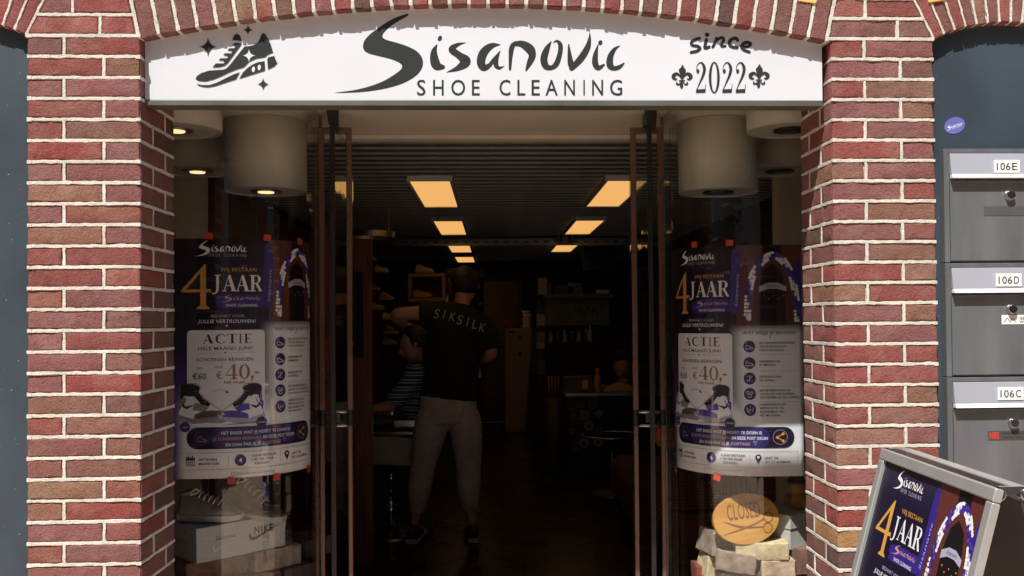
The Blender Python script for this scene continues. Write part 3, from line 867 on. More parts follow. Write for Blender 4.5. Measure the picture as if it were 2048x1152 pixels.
    # offer card
    A.rect('card', 62, 322, 335, 640, 14)
    for ch, x, w in (('A', 116, 38), ('C', 160, 36), ('T', 202, 34), ('I', 240, 14), ('E', 260, 28)): serif('navy', ch, x, 336, w, 33)
    A.text('navy', 'HELE MAAND JUNI!', 100, 392, 290, 12, bold=.01)
    A.line('grey', 92, 402, 185, 402, 1); A.line('grey', 205, 402, 300, 402, 1)
    A.poly('navy', [(195, 406), (191, 401), (193, 398), (195, 400), (197, 398), (199, 401)])
    A.text('navy', 'SCHOENEN REINIGEN', 94, 431, 292, 12, bold=.012)
    A.text('navy', 'VAN', 92, 458, 112, 8, bold=.012); A.text('navy', '€60', 80, 493, 128, 20, bold=.016)
    A.text('navy', 'VOOR', 158, 456, 186, 8, bold=.012); A.text('bronze', '€', 162, 492, 184, 24, bold=.01)
    serif('bronze', '4', 196, 443, 42, 52); serif('bronze', '0', 242, 443, 38, 53)
    A.poly('bronze', [(284, 484), (293, 484), (293, 493), (286, 506), (283, 505), (287, 494), (284, 493)]); A.rect('bronze', 297, 470, 313, 476)
    A.text('navy', 'PER PAAR', 190, 511, 263, 9.5, bold=.012)
    # high sneakers, before (worn) and after (clean)
    def sneaker(mx, body, toe, c_dark):
        X = lambda pts: [(mx(p[0]), p[1]) for p in pts]
        A.stroke('grey', [(mx(p_[0]), p_[1], 3.2) for p_ in ((5, 105), (10, 78), (18, 60), (12, 10), (60, 0), (82, 14), (78, 34), (120, 70), (168, 104), (172, 112), (165, 124), (60, 139), (4, 120), (5, 105))])
        A.poly('white', X([(5, 105), (10, 78), (18, 60), (30, 40), (45, 42), (70, 70), (120, 85), (150, 92), (168, 106), (160, 122), (60, 136), (8, 118)]))
        A.poly(c_dark, X([(12, 8), (26, 0), (60, 2), (80, 12), (78, 34), (92, 52), (120, 72), (112, 82), (84, 72), (60, 44), (48, 46), (24, 42), (14, 58), (10, 52)]))
        A.poly(body, X([(4, 66), (20, 48), (34, 50), (30, 66), (14, 84), (6, 98)]))
        A.poly(body, X([(62, 66), (80, 70), (112, 84), (100, 100), (54, 92)]))
        A.poly('ink', X([(16, 64), (30, 80), (62, 74), (34, 90), (20, 82)]))
        A.poly(toe, X([(84, 100), (120, 94), (158, 96), (170, 106), (150, 116), (60, 124), (62, 108)]))
        A.poly('pale' if toe != 'brown' else 'grey', X([(2, 108), (60, 124), (150, 116), (172, 108), (168, 122), (60, 138), (4, 120)]))
        for k in range(5): A.line('grey', *(X([(60+k*9, 30+k*9)])[0]), *(X([(76+k*9, 24+k*9)])[0]), 1.6)
    sneaker(lambda x: 28+x*.93, 'grey', 'brown', 'ink') if False else None
    def put(dx, dy, flip, *cols):
        n0 = len(A.items)
        sneaker((lambda x: x) if not flip else (lambda x: 172-x), *cols)
        its = A.items[n0:]; del A.items[n0:]
        A.xf(lambda x, y: (dx+x*.96, dy+y), its)
    A.poly('grey', [(40, 640), (180, 648), (200, 640), (180, 632)]); A.poly('grey', [(170, 655), (330, 652), (345, 640)])
    put(28, 508, False, 'grey', 'brown', 'ink')
    put(168, 510, True, 'purple', 'purple', 'ink')
    A.stroke('navy', [(150, 538, 1.5), (175, 530, 1.5), (200, 538, 1.5)]); A.poly('navy', [(198, 532), (208, 543), (196, 543)])
    A.ell('violet', 54, 660, 18); A.text('white', 'VIES', 44, 663, 64, 6, bold=.01)
    A.ell('navy', 322, 650, 20); A.text('white', 'SCHOON', 307, 653, 337, 5.5, bold=.01)
    # right-hand list
    A.text('navy', 'WAT KRIJG JE ERVOOR?', 374, 326, 574, 12, bold=.004)
    A.poly('navy', [(474, 340), (470, 335), (478, 335)])
    rows = [(370, ['EEN GRONDIGE REINIGING', 'VAN DE BUITENKANT', 'VAN DE SCHOENEN']), (430, ['REINIGING VAN', 'DE MIDZOLE']), (486, ['REINIGING VAN', 'DE VETERS']),
            (542, ['EEN GEURBEHANDELING', '(VOOR HET VERWIJDEREN', 'VAN GEUREN EN BACTERIEN)']), (600, ['NABEHANDELING EN', 'IMPREGNATIE TER', 'BESCHERMING VAN', 'HET MATERIAAL'])]
    for i, (y, ls_) in enumerate(rows):
        A.ell('badge', 398, y, 22)
        if i in (0, 1): A.stroke('white', [(384, y+4, 2), (388, y-6, 2), (398, y, 2), (410, y+4, 2), (411, y+8, 2), (385, y+8, 2)])
        if i == 1: A.line('white', 384, y+13, 412, y+13, 1.6)
        if i == 0: A.ell('white', 386, y-12, 2, n=6); A.ell('white', 392, y-15, 1.5, n=6)
        if i == 2:
            A.line('white', 388, y-10, 408, y+10, 2.4); A.line('white', 408, y-10, 388, y+10, 2.4); A.line('white', 398, y-12, 398, y+12, 1.6)
        if i == 3:
            for q in ((391, -5, 6), (405, -4, 5), (398, 7, 7)): A.ring('white', q[0], y+q[1], q[2], q[2], q[2]-1.8, q[2]-1.8, 16)
        if i == 4:
            A.poly('white', [(398, y-14), (410, y-9), (409, y+4), (398, y+14), (387, y+4), (386, y-9)]); A.poly('badge', [(398, y-11), (407.5, y-7), (406.5, y+3), (398, y+11), (389.5, y+3), (388.5, y-7)]); A.ring('white', 398, y, 4, 4, 2.2, 2.2, 12)
        for k, l in enumerate(ls_):
            yy = y - (len(ls_)-1)*6.5 + k*13 + 4
            A.text('navy', l, 434, yy, 434+len(l)*6.0, 7.6, bold=.008)
        if i < 4: A.line('grey', 434, y+29, 576, y+29, .8)
    # pill and footer
    A.rect('navy', 60, 662, 560, 738, 37); A.rect('badge', 140, 664, 470, 736, 34)
    A.ring('purple', 112, 700, 24, 24, 22, 22); A.stroke('pale', [(98, 704, 2), (104, 692, 2), (114, 700, 2), (126, 706, 2), (125, 711, 2), (100, 710, 2)])
    A.text('white', 'HET ENIGE WAT JIJ HOEFT TE DOEN IS', 180, 688, 440, 10.5, bold=.014)
    A.text('rose', 'JE SCHOENEN BRENGEN', 150, 708, 320, 10.5, bold=.012); A.text('white', 'EN DEZE POST DELEN', 328, 708, 462, 10.5, bold=.014)
    A.text('white', 'EN DAN PAK JIJ JE', 195, 729, 318, 10.5, bold=.014); A.text('rose', 'KORTING!', 326, 729, 396, 10.5, bold=.012)
    A.stroke('pale', [(412, 722, 1.5), (408, 716, 1.5), (412, 713, 1.5), (415, 717, 1.5), (419, 713, 1.5), (422, 717, 1.5), (414, 728, 1.5)])
    A.ring('rose', 508, 699, 27, 27, 25.6, 25.6)
    for q in ((497, 700), (519, 687), (519, 713)): A.ell('gold', q[0], q[1], 5.5, n=14)
    A.line('gold', 497, 700, 519, 687, 3.4); A.line('gold', 497, 700, 519, 713, 3.4)
    A.frame('grey', 34, 750, 572, 810, 1.2)
    A.frame('navy', 58, 766, 88, 796, 2.2); A.rect('navy', 58, 770, 88, 776); A.rect('navy', 64, 760, 67, 768); A.rect('navy', 79, 760, 82, 768)
    for i in range(3):
        for j in range(2): A.rect('navy', 64+i*7, 780+j*7, 68+i*7, 784+j*7)
    A.text('navy', 'ACTIE HELE', 102, 778, 166, 8.5, bold=.01); A.text('navy', 'MAAND JUNI', 102, 793, 172, 8.5, bold=.01)
    A.line('grey', 205, 760, 205, 800, 1); A.line('grey', 395, 760, 395, 800, 1)
    pts = [(246+21*(1 if k % 2 else .9)*math.cos(k*math.pi/16), 780+21*(1 if k % 2 else .9)*math.sin(k*math.pi/16)) for k in range(32)]
    A.poly('badge', pts); A.text('white', '4', 240, 788, 252, 17, bold=.015)
    A.text('navy', '4 JAAR BESTAAN', 286, 771, 378, 8.5, bold=.01); A.text('navy', '= 40 PER PAAR', 284, 785, 368, 8.5, bold=.01); A.text('navy', 'REINIGEN', 296, 799, 348, 8.5, bold=.01)
    A.ell('navy', 426, 772, 11); A.poly('navy', [(416, 777), (436, 777), (426, 796)]); A.ell('card', 426, 771, 4.5, n=12)
    A.text('navy', 'LAAT 106', 450, 778, 500, 8.5, bold=.01); A.text('navy', '1811 CL ALKMAAR', 450, 793, 545, 8.5, bold=.01)
    A.frame('grey', 214, 820, 226, 831, 1.4); A.text('grey', 'sisanovicshoecleaning', 232, 830, 372, 7.5, bold=.004)
    return A

def pm(name, c, k=.9, rough=.5): return mat('print_'+name, rgb(*c, k), rough, var=.02)
PCOL = {'white': pm('white', (240, 240, 244)), 'pale': pm('pale', (176, 176, 196)), 'gold': pm('gold', (216, 160, 72)), 'bronze': pm('bronze', (150, 108, 62)),
        'rose': pm('rose', (205, 150, 150)), 'violet': pm('violet', (52, 34, 132)), 'purple': pm('purple', (86, 64, 176)), 'navy': pm('navy', (24, 20, 50)), 'badge': pm('badge', (44, 36, 108)),
        'ink': pm('ink', (16, 12, 18)), 'brick': pm('brick', (92, 44, 38)), 'card': pm('card', (230, 232, 238)), 'grey': pm('grey', (140, 140, 150)), 'brown': pm('brown', (104, 82, 62))}
PNAMES = {'white': 'white_lettering', 'pale': 'pale_lettering', 'gold': 'gold_lettering', 'bronze': 'bronze_lettering', 'rose': 'rose_lettering', 'violet': 'violet_print', 'purple': 'purple_print',
          'navy': 'navy_lettering', 'badge': 'round_badges', 'ink': 'black_print', 'brick': 'printed_photo', 'card': 'offer_card', 'grey': 'grey_print', 'brown': 'brown_print'}

def mat_poster_bg():
    m = bpy.data.materials.new('poster_paper'); m.use_nodes = True
    nt = m.node_tree; b = nt.nodes['Principled BSDF']; b.inputs['Roughness'].default_value = .45
    L = nt.links.new; N = nt.nodes.new
    uv = N('ShaderNodeUVMap'); uv.uv_map = 'UVMap'; sp = N('ShaderNodeSeparateXYZ'); L(uv.outputs[0], sp.inputs[0])
    def sm(src, a, bb):
        r = N('ShaderNodeMapRange'); r.interpolation_type = 'SMOOTHSTEP'; r.inputs['From Min'].default_value = a; r.inputs['From Max'].default_value = bb
        L(src, r.inputs['Value']); return r.outputs[0]
    def op(o, a, c):
        x = N('ShaderNodeMath'); x.operation = o
        for s, v in ((0, a), (1, c)):
            if isinstance(v, (int, float)): x.inputs[s].default_value = v
            else: L(v, x.inputs[s])
        return x.outputs[0]
    u, v = sp.outputs[0], sp.outputs[1]
    right = op('MULTIPLY', sm(v, .335, .39), sm(u, .52, .66))
    low = op('MULTIPLY', sm(v, .60, .76), sm(u, .02, .10))
    fac = op('MAXIMUM', right, low)
    edge = sm(u, .0, .12)
    viol = op('MULTIPLY', sm(v, .42, .66), op('SUBTRACT', 1, sm(u, .0, .2)))
    def mx(f, a, c):
        x = N('ShaderNodeMix'); x.data_type = 'RGBA'; L(f, x.inputs[0])
        for s, q in ((6, a), (7, c)):
            if isinstance(q, tuple): x.inputs[s].default_value = q
            else: L(q, x.inputs[s])
        return x.outputs[2]
    c0 = mx(viol, rgb(22, 16, 44, .9), rgb(76, 52, 150, .9))
    c1 = mx(fac, c0, rgb(234, 237, 242, .92))
    L(c1, b.inputs['Base Color'])
    return m
POSTER_BG = mat_poster_bg()
TAPE = mat('orange_tape', rgb(205, 74, 32, .8), .6)
def poster(name, label, fmap, cuts, group, tapes=(), nseg=40):
    """fmap(x_mm, y_mm, height off the paper) -> place"""
    t = thing(name, label, 'poster', (0, 0, 0), 0, group)
    me = bpy.data.meshes.new('paper'); vs, fs, uvs = [], [], []
    for j in range(9):
        for i in range(nseg+1):
            vs.append(tuple(fmap(594*i/nseg, 841*j/8, 0)))
    for j in range(8):
        for i in range(nseg): fs.append((j*(nseg+1)+i, j*(nseg+1)+i+1, (j+1)*(nseg+1)+i+1, (j+1)*(nseg+1)+i))
    me.from_pydata(vs, [], fs); uvl = me.uv_layers.new(name='UVMap')
    for p in me.polygons:
        p.use_smooth = True
        for li in p.loop_indices:
            vi = me.loops[li].vertex_index; uvl.data[li].uv = ((vi % (nseg+1))/nseg, (vi//(nseg+1))/8)
    me.materials.append(POSTER_BG)
    o = bpy.data.objects.new('paper', me); COL.objects.link(o); o.parent = t
    sol = o.modifiers.new('thickness', 'SOLIDIFY'); sol.thickness = .0003; sol.offset = 0
    poster_art().build(t, PCOL, fmap, PNAMES, cuts=cuts, step=.000004, base=.0006)
    for (x, y, rot) in tapes:
        pts = []
        for a, c in ((-14, -11), (14, -11), (14, 11), (-14, 11)):
            pts.append((x+a*math.cos(rot)-c*math.sin(rot), y+a*math.sin(rot)+c*math.cos(rot)))
        mb = MB(); mb.hexa([fmap(p[0], p[1], .0042) for p in pts], [fmap(p[0], p[1], .0036) for p in pts]); mb.build('tape', TAPE, t)
    return t

# ------------------------------------------------------------------ curved shop windows
def glass_path(side):
    """plan of a window from behind the pillar to the door jamb; returns point and normal towards the street at arc length s"""
    yo = .565 if side < 0 else .605
    r = .30; xs, xc = 1.20, (.98 if side < 0 else 1.00)
    Ls = xs-xc; La = r*math.pi/2
    def f(s):
        if s < Ls: return Vector((side*(xs-s), yo, 0)), Vector((0, -1, 0))
        if s < Ls+La:
            a = (s-Ls)/r
            n = Vector((-side*math.sin(a), -math.cos(a), 0))
            return Vector((side*xc, yo+r, 0)) + n*r, n
        d = s-Ls-La
        return Vector((side*(xc-r), yo+r+d, 0)), Vector((-side, 0, 0))
    return f, Ls, La
GL = mat_glass('window_glass')
SOFFIT_Z = 2.325
FRAME_M = mat('bronze_frame', rgb(70, 58, 50, .9), .35, metal=.6)
for side, nm in ((-1, 'left'), (1, 'right')):
    f, Ls, La = glass_path(side)
    t = thing('shop_window', 'curved shop window pane left of the doorway, shoes behind it' if side < 0 else 'curved shop window pane right of the doorway, oval wooden board behind it', 'window')
    tot = Ls+La+.14
    n = 36; rings = []
    for k in range(n+1):
        p, nv = f(tot*k/n)
        a, c = p + nv*0, p - nv*.008
        rings.append([(a.x, a.y, .12), (a.x, a.y, SOFFIT_Z-.002), (c.x, c.y, SOFFIT_Z-.002), (c.x, c.y, .12)])
    mb = MB(); mb.loft(rings); mb.build('pane', GL, t, smooth=False)
    for p in bpy.data.objects: pass
    e, ne = f(tot)
    mb = MB(); mb.box(e.x-.006, e.x+.006, e.y+.001, e.y+.012, .12, SOFFIT_Z-.003); mb.build('edge_seal', mat('clear_seal', (.22, .23, .21, 1), .2), t)
    mb = MB()
    rings = []
    for k in range(n+1):
        p, nv = f(tot*k/n); a, c = p+nv*.02, p-nv*.028
        rings.append([(a.x, a.y, .0), (a.x, a.y, .119), (c.x, c.y, .119), (c.x, c.y, .0)])
    mb.loft(rings); mb.build('sill', FRAME_M, t)
    # poster stuck on the inside of the pane
    if side < 0:
        s0 = .07
        fm = lambda x, y, h, f=f, s0=s0: (lambda pn: Vector((pn[0].x, pn[0].y, PZL - y/1000)) - pn[1]*(.0105-h*1.0))(f(s0+x/1000))
        PZL = 1.795
        tp = [(10, -12, 0), (140, -8, .1), (345, -6, .05), (500, -2, .1), (8, 852, 0), (215, 850, .05), (380, 852, .1), (560, 846, .8)]
        poster('window_poster', 'dark blue anniversary poster on the left window pane, left side facing the street squarely', fm, [25*k for k in range(1, 24)], 'anniversary posters', tp)
    else:
        s0 = Ls+La+.035-.594-.0
        s0 = .60-.594+.07
        # the right poster runs from the door side (its left) to the pillar side
        tot_r = .668
        fm = lambda x, y, h, f=f, tr=tot_r: (lambda pn: Vector((pn[0].x, pn[0].y, PZR - y/1000)) - pn[1]*(.0105-h*1.0))(f(tr-x/1000))
        PZR = 1.765
        tp = [(180, -12, .05), (330, -10, 0), (20, 852, 0), (270, 852, .25)]
        poster('window_poster', 'dark blue anniversary poster on the right window pane, its lower edge in the sun', fm, [25*k for k in range(1, 24)], 'anniversary posters', tp)

# ------------------------------------------------------------------ soffit over the entrance
m = MB(); m.box(-1.9, 1.9, .36, 1.44, SOFFIT_Z, SOFFIT_Z+.1)
struct(m.build('entrance_soffit', CREAM))
m = MB(); m.box(-1.9, 1.9, .09, .355, SOFFIT_Z, SOFFIT_Z+.35)
struct(m.build('entrance_lintel', CREAM))
m = MB(); m.box(-1.9, 1.9, 1.40, 1.47, SOFFIT_Z-.022, SOFFIT_Z-.001)
tag(m.build('soffit_trim', CREAM, bevel=.004), 'cream strip along the inner edge of the entrance soffit', 'trim')

# ------------------------------------------------------------------ round canister lamps in the windows
LAMP_ON = emit('warm_lamp', (1, .66, .32, 1), 1.15)
CAN = mat('canister_cream', rgb(232, 227, 212, .9), .5, var=.03, scale=2)
def canister(px, py, Y, rad, lit, label):
    c = P(px, py, Y=Y); zb_ = c.z
    t = thing('canister_lamp', label, 'lamp', (c.x, Y, zb_), 0, 'round canister lamps in the shop windows')
    h = SOFFIT_Z - zb_ - .002
    m = MB(); m.lathe((0, 0, 0), [(rad-.006, .018), (rad-.006, 0), (rad, 0), (rad, h), (rad-.02, h)], 64); 
    m.build('shade', CAN, t, smooth=False)
    m = MB(); m.lathe((0, 0, 0), [(.048, .012), (.048, .006), (rad-.007, .006), (rad-.007, .012)], 48); m.build('base_plate', CAN, t)
    m = MB(); m.lathe((0, 0, 0), [(.001, .004), (.034, .004), (.032, -.004), (.001, -.005)], 24); m.build('bulb', LAMP_ON if lit else mat('dark_lamp', (.03, .03, .03, 1), .3), t)
    m = MB(); m.lathe((0, 0, 0), [(.035, .0055), (.037, -.001), (.064, -.001), (.064, .0055)], 32); m.build('lamp_ring', STEEL if lit else BLACK, t, smooth=True)
    for o in t.children:
        for p in o.data.polygons: p.use_smooth = len(p.vertices) == 4 and abs(p.normal.z) < .5
    return t
canister(532, 384, 1.16, .165, True, 'large cream canister lamp with its spot on, in the left window nearest the doorway')
canister(352, 262, .80, .165, True, 'highest cream canister lamp in the left window, next to the pillar')
canister(395, 344, 1.45, .165, True, 'cream canister lamp hanging behind the other two in the left window')
canister(1436, 386, 1.16, .165, False, 'large unlit cream canister lamp in the right window nearest the doorway')
canister(1580, 262, .84, .165, False, 'highest cream canister lamp in the right window, beside the pillar')
canister(1560, 344, 1.45, .165, False, 'unlit cream canister lamp hanging furthest back in the right window')

# ------------------------------------------------------------------ open glass doors with long bronze handles
HANDLE = mat('bronze_handle', rgb(122, 94, 82, .9), .28, metal=.35, var=.08)
DG = mat_glass('door_glass', (.90, .93, .92), ior=1.4)
def door(pxe, side, label):
    t = thing('glass_door', label, 'door', (0, 0, 0), 0, 'open glass doors')
    Y0, Y1 = .90, 1.42
    e = P(pxe, 600, Y=Y0); x = e.x
    m = MB(); m.box(x-.005, x+.005, Y0+.008, Y1, .03, 2.262); m.build('pane', DG, t)
    m = MB(); m.box(x-.009, x+.009, Y0-.006, Y0+.007, .03, 2.265); m.build('edge_seal', BLACK, t)
    m = MB(); m.box(x-.011, x+.011, Y0+.0, Y0+.10, 2.266, 2.318); m.build('top_pivot', BLACK, t, bevel=.002)
    m = MB(); m.hexa([(x-.02, Y0-.02, 2.322), (x+.028, Y0-.02, 2.322), (x+.024, Y0-.02, 2.23), (x-.010, Y0-.02, 2.26)], [(x-.02, Y0-.009, 2.322), (x+.028, Y0-.009, 2.322), (x+.024, Y0-.009, 2.23), (x-.010, Y0-.009, 2.26)])
    m.build('bracket', BLACK, t)
    yh = Y0+.07
    zt = P(pxe, 256, Y=yh).z; zm = P(pxe, 835, Y=yh).z
    for s in (-1, 1):
        xx = x+s*.054
        m = MB(); m.box(xx-.011, xx+.011, yh-.011, yh+.011, zm+.03, zt); m.build('handle', HANDLE, t, bevel=.0045, seg=3)
        m = MB(); m.box(xx-.009, xx+.009, yh-.011, yh+.011, .18, zm-.03); m.build('handle', HANDLE, t, bevel=.004, seg=3)
        m = MB(); m.cyl((xx, yh, zm), .013, .058, 16); m.build('handle_joint', BLACK, t, smooth=False)
    m = MB(); m.box(x-.065, x+.065, yh-.0105, yh+.0105, zt-.021, zt+.001)
    m.build('handle_bridge', HANDLE, t, bevel=.003)
    for dz in (.022, -.032):
        m = MB(); m.cyl((x, yh, zm+dz), .007, .10, 14, 'X'); m.build('clamp', STEEL, t, smooth=True)
    m = MB(); m.box(x-.016, x+.016, yh-.01, yh+.05, zm-.018, zm+.018); m.build('lock_case', mat('dark_steel', (.12, .12, .12, 1), .35, metal=1), t, bevel=.003)
    m = MB(); m.box(x-.014, x+.014, Y0-.012, Y1, .005, .029); m.build('bottom_rail', STEEL, t, bevel=.002)
    return t
door(666, -1, 'open glass door seen edge-on with a long bronze handle, left side of the doorway')
door(1302, 1, 'open glass door seen edge-on with a long bronze handle, right side of the doorway')

# ------------------------------------------------------------------ letterboxes
GREYM = mat('letterbox_grey', rgb(112, 114, 116, .95), .42, metal=.25, var=.2, scale=7, bump=.05, stretch=(1.6, 1, .35))
SILVER = mat('letterbox_silver', rgb(182, 184, 194, .95), .38, metal=.3, var=.06, scale=3)
LIP = mat('letterbox_lip', rgb(238, 238, 240, .9), .3)
PLATE = mat('number_plate', (.82, .82, .80, 1), .4, var=.02)
INK = mat('black_ink', (.02, .02, .022, 1), .5)
def letterbox(n, label, digits):
    py0 = 298+n*228.5
    YB = .006
    a = P(1886+n*3.5, py0, Y=YB); b_ = P(1886+n*3.5, py0+227, Y=YB)
    z1, z0 = a.z, b_.z; x0 = a.x; x1 = x0+.345
    t = thing('letterbox', label, 'letterbox', (x0, .03, z0), 0, 'column of grey letterboxes')
    W, H = x1-x0, z1-z0
    ox = Vector((x0, .03, z0))
    L = lambda m_, nm, mt, bev=.0012: m_.xf(Matrix.Translation(-ox)).build(nm, mt, t, bevel=bev)
    zf1, zf0 = z1-.0145, z1-.0145-.076          # flap
    m = MB(); m.box(x0+.017, x1-.017, YB+.006, .0325, z0+.001, z1-.001); L(m, 'case', GREYM, 0)
    m = MB(); m.box(x0, x0+.016, YB-.003, .0325, z0, z1); L(m, 'side_rail', GREYM)
    m = MB(); m.box(x1-.016, x1, YB-.003, .0325, z0, z1); L(m, 'side_rail', GREYM)
    m = MB(); m.box(x0+.0165, x1-.0165, YB-.003, YB+.005, z1-.013, z1); L(m, 'top_rail', GREYM)
    yf = YB-.006
    m = MB()
    m.hexa([(x0+.018, yf-.010, zf0+.013), (x1-.018, yf-.010, zf0+.013), (x1-.018, yf, zf1), (x0+.018, yf, zf1)],
           [(x0+.018, YB+.0055, zf0+.013), (x1-.018, YB+.0055, zf0+.013), (x1-.018, YB+.0055, zf1), (x0+.018, YB+.0055, zf1)])
    L(m, 'flap', SILVER)
    m = MB()
    m.hexa([(x0+.018, yf-.018, zf0), (x1-.018, yf-.018, zf0), (x1-.018, yf-.011, zf0+.0125), (x0+.018, yf-.011, zf0+.0125)],
           [(x0+.018, yf+.004, zf0), (x1-.018, yf+.004, zf0), (x1-.018, yf+.004, zf0+.0125), (x0+.018, yf+.004, zf0+.0125)])
    L(m, 'flap_lip', LIP)
    m = MB(); m.box(x0+.019, x1-.019, YB-.001, YB+.0055, z0+.005, zf0-.005); L(m, 'door', GREYM)
    # plate
    pc = P(2013+n*3.7, 333+n*227, Y=yf-.008)
    pw, ph = .0395, .0195
    m = MB(); m.box(pc.x-pw, pc.x+pw, yf-.0115, yf-.0088, pc.z-ph, pc.z+ph); pl = L(m, 'number_plate', PLATE, .0006)
    A = Art(); A.text('k', digits[:3], -32, 11.2, 10, 22, bold=.006); A.text('k', digits[3], 15, 11.2, 31, 22, bold=.006)
    A.build(pl, {'k': INK}, lambda x, y, h: Vector((pc.x+x/1000, yf-.0118-h*.2, pc.z-y/1000))-ox, {'k': 'digits'})
    lc = P(2018+n*3.7, 391+n*227.5, Y=YB)
    for r, y0_, y1_, mt, nm in ((.0155, YB-.004, YB-.0012, STEEL, 'lock_rose'), (.0135, YB-.015, YB-.0042, CHROME, 'lock')):
        m = MB(); m.cyl((lc.x, (y0_+y1_)/2, lc.z), r, abs(y1_-y0_), 28, 'Y'); lk = L(m, nm, mt, .0012)
    m = MB(); m.box(lc.x-.0012, lc.x+.0012, YB-.0158, YB-.0151, lc.z-.005, lc.z+.005); L(m, 'keyhole', INK, 0)
    return t, x0, YB, ox
lb0 = letterbox(0, 'grey letterbox numbered 106E, topmost of the column', '106E')
lb1 = letterbox(1, 'grey letterbox numbered 106D, in the middle of the column', '106D')
lb2 = letterbox(2, 'grey letterbox numbered 106C, just above the sandwich board', '106C')
def flat(parent, ox, px0, py0, px1, py1, Y, mt, name, th=.0006):
    a, b_ = P(px0, py0, Y=Y), P(px1, py1, Y=Y)
    m = MB(); m.box(a.x, b_.x, Y-th, Y, b_.z, a.z); m.xf(Matrix.Translation(-ox)); return m.build(name, mt, parent)
flat(lb0[0], lb0[3], 1968, 413, 2062, 431, .0045, mat('old_label', rgb(88, 90, 92, .9), .5), 'label_strip')
o = flat(lb1[0], lb1[3], 2003, 630, 2075, 648, .0045, PLATE, 'label_strip')
A = Art(); A.stroke('k', [(5, 14, 1), (12, 6, 1), (16, 14, 1), (22, 7, 1), (28, 13, 1)]); A.text('g', 'GEEN', 36, 9, 56, 5, bold=.02); A.text('g', 'WEL', 36, 16, 52, 5, bold=.02)
A.build(lb1[0], {'k': INK, 'g': mat('green_ink', rgb(20, 90, 80), .5)}, lambda x, y, h: (lambda p: Vector((p.x, .0036-h*.2, p.z)))(P(2003+x, 630+y, Y=.004)) - lb1[3], {'k': 'handwriting', 'g': 'green_lettering'})
flat(lb2[0], lb2[3], 1976, 862, 2066, 879, .0045, mat('old_sticker', rgb(80, 78, 76, .9), .5), 'label_strip')
A = Art(); A.text('r', 'NEE', 3, 15, 22, 12.5, bold=.03); A.text('k', 'ONGEADRESSEERD RECLAMEDRUKWERK', 28, 6, 84, 3); A.text('k', 'HUIS AAN HUISBLADEN', 30, 14, 80, 3)
A.build(lb2[0], {'r': mat('red_ink', rgb(215, 60, 40), .5), 'k': INK}, lambda x, y, h: (lambda p: Vector((p.x, .0036-h*.2, p.z)))(P(1976+x, 862+y, Y=.004)) - lb2[3], {'r': 'red_lettering', 'k': 'small_print'})
# oval purple sticker on the panel
sc_ = P(1909, 251, Y=.033)
st = thing('oval_sticker', 'small purple oval sticker on the slate blue panel above the letterboxes', 'sticker', (sc_.x, .0325, sc_.z))
A = Art(); A.ell('p', 0, 0, 33, 25, -.32, n=40)
A.ring('w', 0, 0, 0, 0, 0, 0) if False else None
lg2 = logo('w', with_sub=False)
A.xf(lambda x, y: (-27+(x-68)*.031+(y-300)*.0, 4+(y-400)*.036-(x-900)*.010), lg2.items)
A.text('w', 'SHOE CLEANING', -8, 11, 24, 4, bold=.01, rot=-.3)
A.build(st, {'p': mat('sticker_purple', rgb(112, 112, 190, .9), .4), 'w': PCOL['white']}, lambda x, y, h: Vector((x/1000, -h, -y/1000)), {'p': 'disc', 'w': 'white_lettering'}, step=.00002)

# ------------------------------------------------------------------ sandwich board
AL = mat('board_aluminium', rgb(196, 196, 194, .9), .3, metal=.5, var=.08, scale=6)
TL = P(1768, 897, Y=-.22)
ztop = TL.z
def board_pt(px, py): return P(px, py, Z=ztop)
TR = board_pt(1999, 978)
dirx = (TR-TL); Wb = dirx.length; dirx.normalize()
print('board width', Wb, TL, TR)
side_n = Vector((dirx.y, -dirx.x, 0)).normalized()       # away from the doorway or towards it
if side_n.x > 0: side_n = -side_n                         # faces the doorway (-X)
bd = thing('sandwich_board', 'aluminium sandwich board with an anniversary poster standing in front of the letterboxes', 'sandwich board', (TL.x, TL.y, 0))
tilt = R(15)
down = (Vector((0, 0, -1))*math.cos(tilt) + side_n*math.sin(tilt)).normalized()
nrm = dirx.cross(down).normalized()
if nrm.dot(side_n) < 0: nrm = -nrm
fwid = .030; Wp = Wb
def bp(x, y, h, side=0):
    """point on the front panel: x along the top, y down the panel, h off its face"""
    if side == 0: return TL + dirx*x + down*y + nrm*h - bd.location
    dn = (Vector((0, 0, -1))*math.cos(tilt) - side_n*math.sin(tilt)); n2 = Vector((nrm.x*-1, nrm.y*-1, nrm.z))
    return TL - side_n*.062 + dirx*x + dn*y + n2*h - bd.location
from itertools import product
